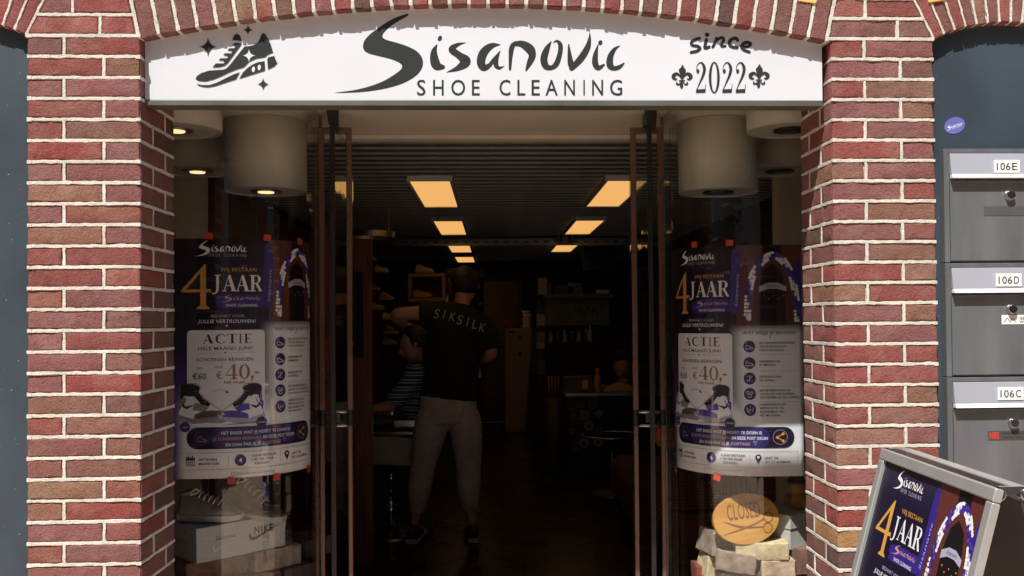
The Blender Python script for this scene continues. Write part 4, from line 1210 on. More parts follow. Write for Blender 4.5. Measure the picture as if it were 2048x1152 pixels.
for side in (0, 1):
    q = lambda x, y, h: bp(x, y, h, side)
    Hp = .90
    def bar(x0, x1, y0, y1, h0, h1, nm, mt=AL, bev=.004):
        m = MB(); m.hexa([q(x0, y0, h1), q(x1, y0, h1), q(x1, y1, h1), q(x0, y1, h1)], [q(x0, y0, h0), q(x1, y0, h0), q(x1, y1, h0), q(x0, y1, h0)])
        return m.build(nm, mt, bd, bevel=bev, seg=3)
    bar(0, Wp, 0, fwid, -.012, .008, 'top_rail'); bar(0, Wp, Hp-fwid, Hp, -.012, .008, 'bottom_rail')
    bar(0, fwid, fwid+.001, Hp-fwid-.001, -.012, .0075, 'side_rail'); bar(Wp-fwid, Wp, fwid+.001, Hp-fwid-.001, -.012, .0075, 'side_rail')
    bar(0.004, .034, Hp+.001, ztop/math.cos(tilt)-.002, -.010, .004, 'leg'); bar(Wp-.034, Wp-.004, Hp+.001, ztop/math.cos(tilt)-.002, -.010, .004, 'leg')
    bar(fwid+.0005, Wp-fwid-.0005, fwid+.0005, Hp-fwid-.0005, -.010, -.004, 'back_sheet', mat('board_sheet', (.10, .10, .10, 1), .4), 0)
    for xx in (.012, Wp-.012):
        m = MB(); m.cyl(q(xx, .012, -.006), .0135, .020, 20, 'Y'); m.build('corner_cap', CHROME, bd, bevel=.002)
m = MB()
for k in (.01, Wp-.02):
    m.hexa([bp(k, -.004, -.004), bp(k+.012, -.004, -.004), bp(k+.012, .012, -.004), bp(k, .012, -.004)], [bp(k, -.004, -.004, 1), bp(k+.012, -.004, -.004, 1), bp(k+.012, .012, -.004, 1), bp(k, .012, -.004, 1)])
m.build('hinge', CHROME, bd)
pw_ = Wp-2*fwid; kx = pw_/594
pb = poster('board_poster', 'anniversary poster in the frame of the sandwich board', lambda x, y, h: bp(fwid+x*kx, fwid+y*kx, -.003+h*1.0), None, 'anniversary posters')
pb.parent = bd
del pb['category']; del pb['group']; 

# scuffs and chips in the blue paint
rgc = random.Random(12)
for pan_, x0c, x1c in ((bpy.data.objects['wall_panel'], P(2, 600, Y=.033).x, P(48, 600, Y=.033).x), (bpy.data.objects['wall_panel.001'], P(1876, 600, Y=.033).x, P(1884, 600, Y=.033).x)):
    A = Art()
    for k in range(26):
        x, z = rgc.uniform(x0c, x1c), rgc.uniform(.78, 2.25)
        if pan_.name.endswith('1') and k % 3: continue
        r_ = rgc.uniform(.0008, .0028)
        A.poly('c', [(x+r_*rgc.uniform(.5, 1.3)*math.cos(a), z+r_*rgc.uniform(.5, 1.3)*math.sin(a)) for a in [2*math.pi*j/7 for j in range(7)]])
    A.build(pan_, {'c': mat('pale_scuff', rgb(150, 158, 164, .8), .7)}, lambda x, y, h: Vector((x, .033-.0003-h*.1, y)), {'c': 'paint_chips'}, step=.000005)
for o in bpy.data.objects:
    if o.name.startswith('paint_chips'): o['kind'] = 'stuff'
# ------------------------------------------------------------------ shop interior: room
XL, XR, YB0, YB1, CZ = -1.62, 2.0, 1.44, 11.2, 2.36
TILE = mat('dark_floor_tile', (.022, .016, .013, 1), .28, var=.3, scale=4)
GROUT = mat('floor_grout', (.045, .038, .032, 1), .8)
m = MB(); m.box(XL, XR, .6, YB1, -.1, -.006)
fl = struct(m.build('floor', GROUT))
tm = None; TS = .6
ny = int((YB1-.6)/TS); nx = int((XR-XL)/TS)
for i in range(nx+1):
    for j in range(ny+1):
        xa, ya = XL+.002+i*TS, .602+j*TS
        w_ = min(TS-.005, XR-xa-.002); d_ = min(TS-.005, YB1-ya-.002)
        if w_ < .05 or d_ < .05: continue
        full = w_ > TS-.006 and d_ > TS-.006
        if full and tm is not None: o = bpy.data.objects.new('floor_tile', tm); COL.objects.link(o); o.parent = fl
        else:
            mb = MB(); mb.box(0, w_, 0, d_, -.0055, 0); o = mb.build('floor_tile', TILE, fl)
            if full: tm = o.data
        o.location = (xa, ya, random.Random(i*50+j).uniform(-.0006, .0006))
def wall(nm, x0, x1, y0, y1, z0, z1, mt):
    m = MB(); m.box(x0, x1, y0, y1, z0, z1); return struct(m.build(nm, mt))
WALLD = mat('dark_wall_paint', (.055, .038, .028, 1), .7)
wl = wall('left_wall', XL-.1, XL, .3, YB1, 0, 2.7, WALLD)
wr = wall('right_wall', XR, XR+.1, .3, YB1, 0, 2.7, WALLD)
wb = wall('back_wall', XL-.1, XR+.1, YB1, YB1+.1, 0, 2.7, mat('back_wall_paint', (.05, .036, .028, 1), .7))
wall('roof', XL-.3, XR+.3, .36, YB1+.2, 2.72, 2.9, DARKGREY)
wall('left_side_wall', XL-.3, XL-.101, .3, YB1, 0, 2.7, DARKGREY)
# wooden boards on the left wall
for k in range(28):
    y0 = 1.75+k*.33
    if y0 > YB1-.35: break
    m = MB(); m.box(XL+.001, XL+.022, y0, y0+.322, .01, 2.30); m.build('wood_panel', WOOD, wl, bevel=.003)
ce = wall('ceiling', XL, XR, 1.475, YB1, CZ+.03, CZ+.06, BLACK)
SLAT = mat('dark_metal_slat', (.17, .165, .165, 1), .36, metal=.2)
sm_ = None; y = 1.5
while y < YB1-.16:
    if sm_ is None:
        mb = MB(); x0, x1 = XL+.005, XR-.005
        prof = [(0, .014), (.001, .0), (.010, -.001), (.014, .013), (.070, .014), (.0705, .009), (.076, .009), (.080, .014), (.140, .015), (.146, .026)]
        mb.loft([[(x, a, b) for a, b in prof] for x in (x0, x1)])
        o = mb.build('ceiling_slat', SLAT, ce); sm_ = o.data
        lp_ = MB(); lp_.box(x0, x1, -.0045, -.0008, -.004, .006); lpm = lp_.build('slat_lip', mat('pale_metal_lip', (.42, .40, .38, 1), .35, metal=.2), o).data  # paler than the slat: light caught along the edge is painted into the lip
        dots = MB()
        x = -1.3
        while x < 1.6:
            for yy in (.035, .098): dots.box(x-.004, x+.004, yy-.003, yy+.003, .0112, .0145)
            x += .048
        dm = dots.build('perforation', mat('pale_perforation', (.32, .32, .34, 1), .5), o); dm_data = dm.data
    else:
        o = bpy.data.objects.new('ceiling_slat', sm_); COL.objects.link(o); o.parent = ce
        lp_ = bpy.data.objects.new('slat_lip', lpm); COL.objects.link(lp_); lp_.parent = o
        if y < 3.0:
            dd = bpy.data.objects.new('perforation', dm_data); COL.objects.link(dd); dd.parent = o
    o.location = (0, y, CZ)
    y += .15
# cream piers at the backs of the display windows
for px0, px1, Yp, nm in ((300, 401, 1.75, 'left'), (1560, 1640, 1.75, 'right')):
    a, b_ = P(px0, 500, Y=Yp), P(px1, 500, Y=Yp)
    m = MB(); m.box(a.x, b_.x, Yp, Yp+.12, 0, SOFFIT_Z-.001 if Yp < 1.44 else CZ-.01)
    tag(m.build('cream_pier', CREAM), 'cream painted pier behind the %s shop window, beside the brick' % nm, 'pier')
# display plinths
for s in (-1, 1):
    f_, Ls_, La_ = glass_path(s)
    lo, hi = [], []
    for k in range(13):
        pt_, nv_ = f_((Ls_+La_+.1)*k/12); pt_ = pt_ - nv_*.04; lo.append((pt_.x, pt_.y))
    outl = lo + [(lo[-1][0], 1.38), (s*1.2, 1.38)]
    if s > 0: outl.reverse()
    m = MB(); m.loft([[(x, y, 0) for x, y in outl], [(x, y, .42) for x, y in outl]])
    tag(m.build('display_plinth', mat('plinth_wood', rgb(60, 38, 26, .9), .5)), 'low brown plinth in the %s shop window under the stones' % ('left' if s < 0 else 'right'), 'plinth')

# ceiling light panels
PANEL_ON = emit('lit_panel', (1.0, .52, .16, 1), .66)
def clight(xa, xb, d0, d1, label):
    y0, y1 = d0-2.8, d1-2.8
    xc, yc = (xa+xb)/2, (y0+y1)/2
    t = thing('ceiling_light', label, 'ceiling light', (xc, yc, CZ), 0, 'lit ceiling panels')
    w, l = (xb-xa)/2, (y1-y0)/2
    fr = MB()
    for a in ((-w, w, -l, -l+.018), (-w, w, l-.018, l), (-w, -w+.016, -l+.019, l-.019), (w-.016, w, -l+.019, l-.019)): fr.box(*a, -.036, -.004)
    fr.build('frame', WHITE, t)
    p = MB(); p.box(-w+.017, w-.017, -l+.019, l-.019, -.030, -.024); p.build('diffuser', PANEL_ON, t)
def lx(px, d): return P(px, 500, Y=d-2.8).x
rowsd = [(5.62, 6.95), (7.9, 9.2), (10.2, 11.6), (12.4, 13.6)]
for n, (d0, d1) in enumerate(rowsd):
    clight(-.50, -.232, d0, d1, 'orange glowing ceiling panel, %s of the left row' % ('nearest', 'second', 'third', 'farthest')[n])
for n, (d0, d1) in enumerate(rowsd[:3]):
    clight(.68+.012*n, .948+.012*n, d0, d1, 'orange glowing ceiling panel, %s of the right row' % ('nearest', 'second', 'third')[n])

# slotted cable tray under the ceiling
a, b_ = P(792, 485, Y=6.9), P(1330, 485, Y=6.9)
t = thing('cable_tray', 'slotted steel tray hanging across the room below the ceiling', 'cable tray', ((a.x+b_.x)/2, 6.9, a.z))
w = (b_.x-a.x)/2
m = MB(); m.box(-w, w, -.004, .0, -.035, .035); m.box(-w, w, -.03, -.0045, -.039, -.0355); m.build('rail', STEEL, t)
for k in range(26):
    m = MB(); xx = -w+.1+k*(2*w-.2)/25; m.box(xx-.022, xx+.022, -.0065, -.0045, -.006, .006); m.build('slot', BLACK, t)
for xx in (-w*.55, w*.35):
    m = MB(); m.box(xx-.012, xx+.012, .001, .02, -.03, CZ-a.z-.005); m.build('hanger', STEEL, t)
c = P(1131, 478, Y=6.86)
t = thing('junction_box', 'pale junction box with black plugs on the cable tray', 'junction box', (c.x, 6.86, c.z))
m = MB(); m.box(-.09, .09, -.02, .02, -.05, .06); m.build('case', mat('beige_plastic', rgb(190, 170, 130, .9), .5), t, bevel=.006)
for xx in (-.05, .04): 
    m = MB(); m.box(xx-.012, xx+.012, -.032, -.021, -.03, .07); m.build('plug', BLACK, t, bevel=.003)
t = MB(); q = [P(882+2*math.sin(k*1.3)-k*1.0+2, 410+k*3.6, Y=4.9) for k in range(10)]
t.tube(q, .007, 6); tag(t.build('hanging_cord', mat('tan_cord', rgb(170, 130, 90, .9), .6), smooth=True), 'short tan cord dangling in front of the second ceiling panel of the left row', 'cord')
for pts, lb in (([(740, 283), (712, 288), (692, 297), (670, 301), (640, 303)], 'left'), ([(1080, 282), (1100, 288), (1130, 294), (1160, 299)], 'right')):
    t = MB(); t.tube(catmull([tuple(P(px+110 if lb == 'left' else px, py, Y=2.2)) for px, py in pts], 5), .006, 6)
    tag(t.build('ceiling_cable', BLACK, smooth=True), 'loose black cable below the front edge of the slatted ceiling, %s half' % lb, 'cable')
# curved steel band lamp, left
c = P(742, 470, Y=4.3)
t = thing('ring_lamp', 'curved steel ring lamp under the ceiling at the left wall', 'lamp', (c.x, 4.3, c.z))
rings = []
for k in range(33):
    a = 2*math.pi*k/32
    rings.append([(r_*math.cos(a), r_*math.sin(a), z_) for r_, z_ in ((.17, -.02), (.175, -.02), (.175, .022), (.17, .022))])
m = MB(); m.loft(rings, caps=False); m.build('band', STEEL, t)
m = MB()
for a in (.8, 3.9): m.tube([(.17*math.cos(a), .17*math.sin(a), .02), (.17*math.cos(a), .17*math.sin(a), CZ-c.z-.01)], .004, 6)
m.build('hanger', STEEL, t)

# ------------------------------------------------------------------ sneakers
def sneaker_mesh(t, L, col_sole, col_up, col_lace, high=0):
    n = 14
    def half_w(u): return .052*(.62+.38*math.sin(min(1, u*1.25)*math.pi*.62))*(1 if u < .8 else math.sqrt(max(.02, 1-((u-.8)/.2)**2*.8)))
    rings = []
    for k in range(n+1):
        u = k/n; w = half_w(u); x = u*L
        zb_ = .004+.012*max(0, u-.75)*2; zt_ = .030 + .006*max(0, .3-u)*3
        rings.append([(x, w*c_, zb_ if s_ < 0 else zt_) for c_, s_ in ((-.92, -1), (.92, -1), (1.06, 1), (-1.06, 1))])
    m = MB(); m.loft(rings); m.build('sole', col_sole, t, bevel=.004)
    rings = []
    for k in range(n+1):
        u = k/n; w = half_w(u)*.98; x = .004+u*(L-.010)
        h = (.098+high) if u < .30 else (.098+high)*(1-(u-.30)/.42)+.066*((u-.30)/.42) if u < .72 else .066-.034*((u-.72)/.28)**1.6
        ring_ = []
        for q_ in range(14):
            a = -math.pi*.08+math.pi*1.16*q_/13
            top_w = .62 if u < .6 else .9
            ca, sa = math.cos(a), max(0, math.sin(a))
            ww = w*(1-(1-top_w)*sa)
            ring_.append((x, ww*ca, .0305+(h-.03)*sa**.8))
        rings.append(ring_)
    m = MB(); m.loft(rings); up_m = m.build('upper', col_up, t, smooth=True)
    m = MB(); rr = []
    for k in range(17):
        a = 2*math.pi*k/16; rr.append((L*.16+L*.13*math.cos(a), .026*math.sin(a), .100+high+.008*math.cos(a*1)))
    m.tube(rr, .007, 8); m.build('collar', col_up, t, smooth=True)
    m = MB()
    for k in range(5):
        u = .36+.075*k; x = u*L
        h = (.098+high)*(1-(u-.30)/.42)+.066*((u-.30)/.42)+.004
        m.tube([(x-.004, -.030, h-.014), (x, -.015, h), (x+.004, .0, h+.003), (x, .015, h), (x-.004, .030, h-.014)], .0026, 6)
    x = .33*L
    m.tube(catmull([(x, .0, .098+high), (x-.01, .03, .115+high), (x-.02, .045, .095+high), (x, .01, .10+high)], 5), .0024, 6)
    m.tube(catmull([(x, .0, .098+high), (x-.01, -.03, .115+high), (x-.02, -.045, .095+high), (x, -.01, .10+high)], 5), .0024, 6)
    m.build('laces', col_lace, t, smooth=True)
    m = MB(); m.add(*[[(L*.16, .052, .062), (L*.26, .0535, .045), (L*.52, .049, .075), (L*.28, .0535, .056)], [(0, 1, 2, 3)]]); m.build('side_mark', PCOL['navy'] if col_up is not PCOL['navy'] else WHITE, t)
def sneaker(loc, rz, label, cat_group, cols, L=.29, high=0, tilt_=0, scale=1):
    t = thing('sneaker', label, 'sneaker', loc, rz, cat_group)
    t.rotation_euler = (0, tilt_, rz); t.scale = (scale,)*3
    sneaker_mesh(t, L, *cols, high); return t
GREYSH = mat('grey_suede', rgb(150, 146, 140, .9), .8, var=.2, scale=30, bump=.3)
OLIVE = mat('brown_grey_mesh', rgb(104, 92, 80, .9), .8, var=.3, scale=40)
CREAML = mat('cream_lace', rgb(220, 205, 160, .9), .7)
SOLEW = mat('pale_sole', rgb(190, 186, 178, .9), .5)

# ------------------------------------------------------------------ left window display: stones, shoe box, sneakers
STONE = [mat('brown_stone', rgb(132, 100, 84, .9), .9, var=.2, scale=14, bump=.8), mat('grey_stone', rgb(150, 136, 122, .9), .9, var=.35, scale=26, bump=1, bscale=45),
         mat('cream_stone', rgb(214, 198, 160, .9), .9, var=.25, scale=26, bump=1, bscale=45), mat('red_stone', rgb(150, 84, 68, .9), .9, var=.2, scale=14, bump=.8),
         mat('pale_stone', rgb(208, 184, 160, .9), .9, var=.25, scale=26, bump=1, bscale=45), mat('dark_stone', rgb(96, 82, 76, .9), .9, var=.2, scale=14, bump=.8)]
def stone(x, y, z, L, D, H, rz, k, label, group, seed, tl=(0, 0)):
    co = [(a*L/2, b*D/2, c_*H/2) for c_ in (-1, 1) for b in (-1, 1) for a in (-1, 1)]
    vs, fs = rough_block(co, 12, 8, 6, seed, amp=.0035, rnd=.0022)
    me = bpy.data.meshes.new('stone_block'); me.from_pydata([tuple(v) for v in vs], [], fs); me.materials.append(STONE[k])
    for p in me.polygons: p.use_smooth = True
    me.set_sharp_from_angle(angle=R(24))
    o = bpy.data.objects.new('stone_block', me); COL.objects.link(o); o.location = (x, y, z); o.rotation_euler = (tl[0], tl[1], rz)
    return tag(o, label, 'stone block', group)
gL = 'stone blocks piled in the left window'
zz = .42
rg = random.Random(3)
YD = 1.12
# box: corner of the front edge under px (395, 1125), right end (565, 1035)
bx = P(393, 1060, Y=.66); 
zbx0 = P(393, 1128, Y=.66).z; zbx1 = P(393, 1058, Y=.66).z
rot_b = R(45)
ca_, sa_ = math.cos(rot_b), math.sin(rot_b)
boxL, boxD, boxH = .365, .22, zbx1-zbx0
t = thing('shoe_box', 'grey-white shoe box with black lettering under the sneakers in the left window', 'shoe box', (bx.x, .66, zbx0), rot_b)
BOXM = mat('box_card', rgb(196, 200, 200, .9), .5, var=.04)
m = MB(); m.box(0, boxL, 0, boxD, 0, boxH*.62); m.build('body', BOXM, t, bevel=.001)
m = MB(); m.box(-.002, boxL+.002, -.002, boxD+.002, boxH*.6, boxH); m.build('lid', BOXM, t, bevel=.0015)
A = Art(); A.text('k', 'N', 196, 58, 214, 26, bold=.03); A.text('k', 'I', 220, 58, 224, 26, bold=.03); A.text('k', 'KE', 230, 58, 262, 26, bold=.03)
A.poly('k', [(180, 50), (184, 68), (198, 72), (285, 36), (200, 82), (182, 80), (176, 66)])
A.text('k', 'Sisanovic', 60, 56, 130, 16, shear=.2)
A.stroke('w', [(54, 74, 2), (60, 96, 5), (80, 84, 2), (140, 72, 3)])
A.build(t, {'k': INK, 'w': PCOL['white']}, lambda x, y, h: Vector((x/1000*boxL/.31, -.0024-h*.3, boxH-y/1000*.96)), {'k': 'black_lettering', 'w': 'white_scribble'})
A = Art(); A.text('k', 'PULFA', 30, 78, 150, 22, bold=-.005)
A.ell('k', 130, 20, 6, 4)
A.build(t, {'k': mat('grey_ink', rgb(120, 118, 116, .9), .5)}, lambda x, y, h: Vector((-.0024-h*.3, boxD-x/1000*1.1, boxH-y/1000*.9)), {'k': 'end_lettering'})
ztop_b = zbx0+boxH
def on_box(u, v): return (bx.x+u*ca_-v*sa_, .66+u*sa_+v*ca_, ztop_b+.001)
sneaker(on_box(.02, .165), R(-2), 'worn grey sneaker with loose white laces, left of the pair on the shoe box', 'sneakers on the shoe box', (SOLEW, GREYSH, WHITE), L=.235, high=.01)
sneaker(on_box(.19, .145), R(-12), 'brown-grey sneaker with cream laces, right of the pair on the shoe box', 'sneakers on the shoe box', (SOLEW, OLIVE, CREAML), L=.245, high=.045, tilt_=R(6))
specs = [(-1.02, 1.05, .24, .16, 3, 10), (-.86, 1.15, .26, .1, 1, -20)]
zs = zbx0
names_l = ['brown stone block directly under the shoe box, at its left end', 'grey stone block under the right half of the shoe box', 'dark stone block at the doorway end of the left pile', 'reddish stone block in the middle of the left pile',
           'brown stone block low at the pillar side of the left pile', 'dark stone block low in the middle of the left pile', 'grey stone block low at the doorway side of the left pile']
lay = [(-1.07, .82, .24, .16, .075, 0, 42), (-.885, .95, .20, .18, .075, 1, 44), (-.76, 1.10, .12, .16, .070, 5, 50)]
for i, (x, y, L_, D_, H_, k, a) in enumerate(lay):
    stone(x, y, zs-H_/2-.003, L_, D_, H_, R(a), k, names_l[i], gL, 40+i)
z2 = zs-.08
for i, (x, y, L_, D_, H_, k, a) in enumerate([(-.97, .88, .18, .2, .085, 3, 40), (-1.12, .76, .16, .22, .085, 0, 40), (-.82, 1.02, .16, .22, .085, 5, 44)]):
    stone(x, y, z2-H_/2-.003, L_, D_, H_, R(a), k, names_l[3+i], gL, 50+i)
z3 = z2-.09
m = MB(); m.box(-1.20, -.76, .90, 1.3, .421, z3); m.box(-1.20, -1.0, .66, .899, .421, z3)
tag(m.build('stone_plinth', STONE[0], bevel=.006), 'rough brown block carrying the stone pile in the left window', 'stone block')
# slim posts standing in the left window
for px, w_, py0, mt, lb in ((408, .022, 955, mat('tan_post', rgb(140, 110, 84, .9), .7), 'slim tan wooden strip behind the worn grey sneaker'), (445, .075, 945, mat('grey_brown_board', rgb(118, 96, 84, .9), .8), 'upright grey-brown plank behind the two sneakers')):
    a = P(px, py0-60, Y=1.34)
    m = MB(); m.box(a.x-w_/2, a.x+w_/2, 1.34, 1.365, .421, a.z); tag(m.build('wooden_plank', mt, bevel=.002), lb, 'plank')

# ------------------------------------------------------------------ right window display
gR = 'stone blocks piled in the right window'
rows_r = [  # px centre x, py top, py bottom, width px, Y, stone, rotation, label
    (1480, 1079, 1108, 0, .92, 1, 0, ''), ]
def pstone(px0, px1, py0, py1, Y, k, rz, label, seed, D=.15, tl=(0, 0)):
    a, b_ = P(px0, py0, Y=Y), P(px1, py1, Y=Y)
    return stone((a.x+b_.x)/2, Y+D/2, (a.z+b_.z)/2, (b_.x-a.x), D, abs(a.z-b_.z), R(rz), k, label, gR, seed, tl)
pstone(1474, 1580, 1087, 1120, .69, 2, -2, 'long cream stone block carrying the oval board, in the sun', 71)
pstone(1417, 1472, 1073, 1118, .76, 1, 12, 'tilted grey stone block left of the long cream one', 72, tl=(0, R(14)))
pstone(1524, 1592, 1122, 1155, .69, 4, 0, 'pinkish stone block under the right half of the long cream one', 73)
pstone(1440, 1518, 1108, 1146, .685, 1, -10, 'angular grey stone block in front, lit by the sun', 74, D=.14, tl=(0, R(8)))
pstone(1411, 1440, 1114, 1160, .78, 2, 6, 'small cream stone block at the left end of the right pile', 75, D=.12, tl=(0, R(10)))
pstone(1394, 1412, 1134, 1170, .83, 3, 0, 'small red stone block lowest at the left end of the right pile', 76, D=.12)
pstone(1440, 1524, 1148, 1180, .70, 5, 0, 'dark stone block at the bottom edge of the right pile', 77)
pstone(1526, 1600, 1158, 1190, .69, 0, 0, 'brown stone block at the bottom right corner of the right pile', 78)
zl = P(1500, 1192, Y=.69).z
m = MB(); m.box(.90, 1.20, .69, .95, .421, zl-.005); m.box(.78, .899, .80, 1.0, .421, zl-.005); tag(m.build('stone_plinth', STONE[5], bevel=.006), 'dark block carrying the stone pile in the right window', 'stone block')
# oval board with scissors and lettering
oc = P(1493, 1039, Y=.70)
t = thing('oval_board', 'oval wooden board with burnt lettering and scissors leaning on the stones, right window', 'board', (oc.x, .715, oc.z))
t.rotation_euler = (R(-8), R(-5), R(5))
PALEW = mat_wood('pale_beech', rgb(196, 142, 72, .9), rgb(222, 170, 96, .9), .5, axis=0, scale=1.5)
rx, rz_ = .127, .093
def ov(s, y): return [(rx*s*math.cos(a)*(1+.0), y, rz_*s*math.sin(a)) for a in [2*math.pi*k/64 for k in range(64)]]
m = MB(); m.loft([ov(.985, -.013), ov(1, -.010), ov(1, .008), ov(.99, .011)]); m.build('plank', PALEW, t)
A = Art()
A.text('k', 'CLOSED', -72, 8, 56, 58, bold=.012)
n0 = len(A.items)
A.ring('k', 83, 14, 19, 19, 15.5, 15.5); A.ring('k', 76, 52, 19, 19, 15.5, 15.5)
A.stroke('k', [(88, -8, 3), (91, -18, 1.5)])
A.stroke('k', [(66, 18, 7), (30, 32, 6), (-10, 42, 8), (-60, 52, 5), (-100, 60, 1)])
A.stroke('k', [(60, 46, 7), (20, 44, 6), (-20, 38, 9), (-50, 28, 8), (-90, 10, 1)])
A.ell('k', 8, 42, 7, 5)
A.build(t, {'k': mat('burnt_brown', rgb(136, 92, 50, .9), .6)}, lambda x, y, h: Vector((x/1000, -.0133-h*.5, -(y-10)/1000)), {'k': 'burnt_drawing'})
# white lidded box
bc = P(1580, 1028, Y=.72)
zb0 = P(1576, 1096, Y=.75).z; zb1 = P(1576, 1028, Y=.75).z; zm_ = P(1576, 1054, Y=.75).z
t = thing('lidded_box', 'white lidded carton beside the oval board in the right window', 'box', (bc.x+.082, .777, zb0), R(35))
WB = mat('white_carton', rgb(205, 208, 205, .9), .5, var=.03)
m = MB(); m.box(-.10, .10, -.0, .2, 0, zm_-zb0); m.build('body', WB, t, bevel=.001)
m = MB(); m.box(-.104, .104, -.004, .204, zm_-zb0-.002, zb1-zb0); m.build('lid', WB, t, bevel=.0015)
pstone(1583, 1620, 1097, 1150, .72, 0, 3, 'brown stone block under the white carton', 79, D=.16)
# small yellow and black stuffed toy behind the carton
tc_ = P(1590, 1000, Y=.86)
t = thing('plush_toy', 'small yellow plush toy with a black cap on the white carton', 'toy', (tc_.x, .84, zb1+.001))
YEL = mat('yellow_plush', rgb(200, 140, 40, .8), .9, bump=.6, bscale=120)
m = MB(); m.ball((0, 0, .035), (.04, .035, .036), 16, 10); m.build('body', YEL, t, smooth=True)
m = MB(); m.ball((0, -.005, .085), (.032, .03, .028), 16, 10); m.build('head', YEL, t, smooth=True)
m = MB(); m.lathe((0, 0, .100), [(.034, 0), (.034, .01), (.026, .026), (.005, .034)], 16); m.build('cap', BLACK, t, smooth=True)
for s in (-1, 1):
    m = MB(); m.tube([(s*.03, -.01, .055), (s*.048, -.02, .04), (s*.05, -.03, .025)], [.012, .011, .009], 8); m.build('arm', YEL, t, smooth=True)

# ------------------------------------------------------------------ things along the room
def P3(px, py, Y): return P(px, py, Y=Y)
# dark cabinet with mirror on the left wall
def slab(px0, px1, py0, py1, Y, depth, mt, name, label, cat, bevel=.004, group=None):
    a, b_ = P3(px0, py0, Y), P3(px1, py1, Y)
    m = MB(); m.box(a.x, b_.x, Y, Y+depth, b_.z, a.z)
    return tag(m.build(name, mt, bevel=bevel), label, cat, group)
# wooden wall units on the left
t = thing('wall_unit', 'brown wooden wall unit with a tall dark mirror by the left wall', 'wall unit', (P3(706, 700, 3.0).x, 3.0, 0))
ox = t.location.copy()
a, b_ = P3(704, 478, 3.0), P3(746, 1100, 3.0)
m = MB(); m.box(a.x-ox.x, b_.x-ox.x, 0, .05, 0, a.z); m.build('carcass', WOOD, t, bevel=.004)
a, b_ = P3(706, 545, 2.99), P3(727, 715, 2.99)
m = MB(); m.box(a.x-ox.x, b_.x-ox.x, -.012, -.002, b_.z, a.z); m.build('mirror', mat('dark_mirror', (.02, .02, .02, 1), .05), t, bevel=.002)
slab(628, 664, 445, 925, 2.0, .06, WOOD, 'wooden_post', 'brown wooden post behind the left window pane, beside the doorway', 'post')
# shelf unit with sneakers
t = thing('shelf_unit', 'cream box shelves holding sneakers on the wall left of the standing barber', 'shelf', (P3(850, 600, 6.6).x, 6.6, P3(850, 600, 6.6).z))
ox = t.location.copy()
CSH = mat('cream_shelf', rgb(170, 140, 92, .9), .6)
for (q0, q1, r0, r1) in ((816, 890, 547, 553), (816, 890, 596, 603), (816, 823, 554, 595), (884, 890, 554, 595)):
    a, b_ = P3(q0, r0, 6.6), P3(q1, r1, 6.6); m = MB(); m.box(a.x-ox.x, b_.x-ox.x, 0, .26, b_.z-ox.z, a.z-ox.z); m.build('board', CSH, t, bevel=.002)
a, b_ = P3(823, 553, 6.86), P3(884, 596, 6.86)
m = MB(); m.box(a.x-ox.x, b_.x-ox.x, .262, .275, b_.z-ox.z, a.z-ox.z); m.build('back_board', WOOD, t)
YSH = mat('tan_suede', rgb(190, 150, 60, .9), .8)
p = P3(826, 595, 6.68); sneaker((p.x, 6.70, p.z), R(8), 'tan sneaker inside the cream box shelf', 'sneakers on the shelves', (SOLEW, YSH, BLACK), L=.24, scale=.8)
p = P3(830, 546, 6.68); sneaker((p.x, 6.70, p.z), R(5), 'pale sneaker with dark stripes on top of the box shelf', 'sneakers on the shelves', (SOLEW, CREAML, BLACK), L=.24, scale=.8)
for i, (px, py) in enumerate(((735, 520), (760, 545), (742, 580), (770, 600), (776, 640), (778, 668), (776, 690), (752, 620))):
    p = P3(px, py, 6.2)
    m = MB(); m.box(-.07, .07, 0, .12, -.006, 0); sh = thing('wall_shelf', 'small wall shelf %s on the left side wall' % ('highest', 'second highest', 'third', 'fourth', 'fifth', 'sixth', 'seventh', 'narrow middle')[i], 'shelf', tuple(p), 0, 'small shelves on the left')
    m.build('board', WOOD, sh)
    sneaker((p.x-.06, 6.25, p.z+.001), R(10), 'small sneaker on the %s wall shelf at the left' % ('highest', 'second highest', 'third', 'fourth', 'fifth', 'sixth', 'seventh', 'narrow middle')[i], 'sneakers on the shelves', ((SOLEW, GREYSH, WHITE), (SOLEW, CREAML, BLACK), (SOLEW, OLIVE, WHITE))[i % 3], L=.20, scale=.7)
# framed mirror behind the barber
t = thing('wall_mirror', 'black framed mirror reflecting the ceiling lights behind the standing barber', 'mirror', (P3(935, 600, 7.6).x, 7.6, P3(935, 600, 7.6).z))
ox = t.location.copy()
a, b_ = P3(888, 538, 7.6), P3(970, 760, 7.6)
m = MB(); m.box(a.x-ox.x, b_.x-ox.x, .012, .03, b_.z-ox.z, a.z-ox.z); m.build('frame', BLACK, t, bevel=.004)
m = MB(); m.box(a.x-ox.x+.02, b_.x-ox.x-.02, .004, .0115, b_.z-ox.z+.02, a.z-ox.z-.02); mo_ = m.build('mirror_glass', mat('mirror', (.5, .5, .5, 1), .03, metal=1, var=.01), t)
t.rotation_euler = (R(4), 0, 0)
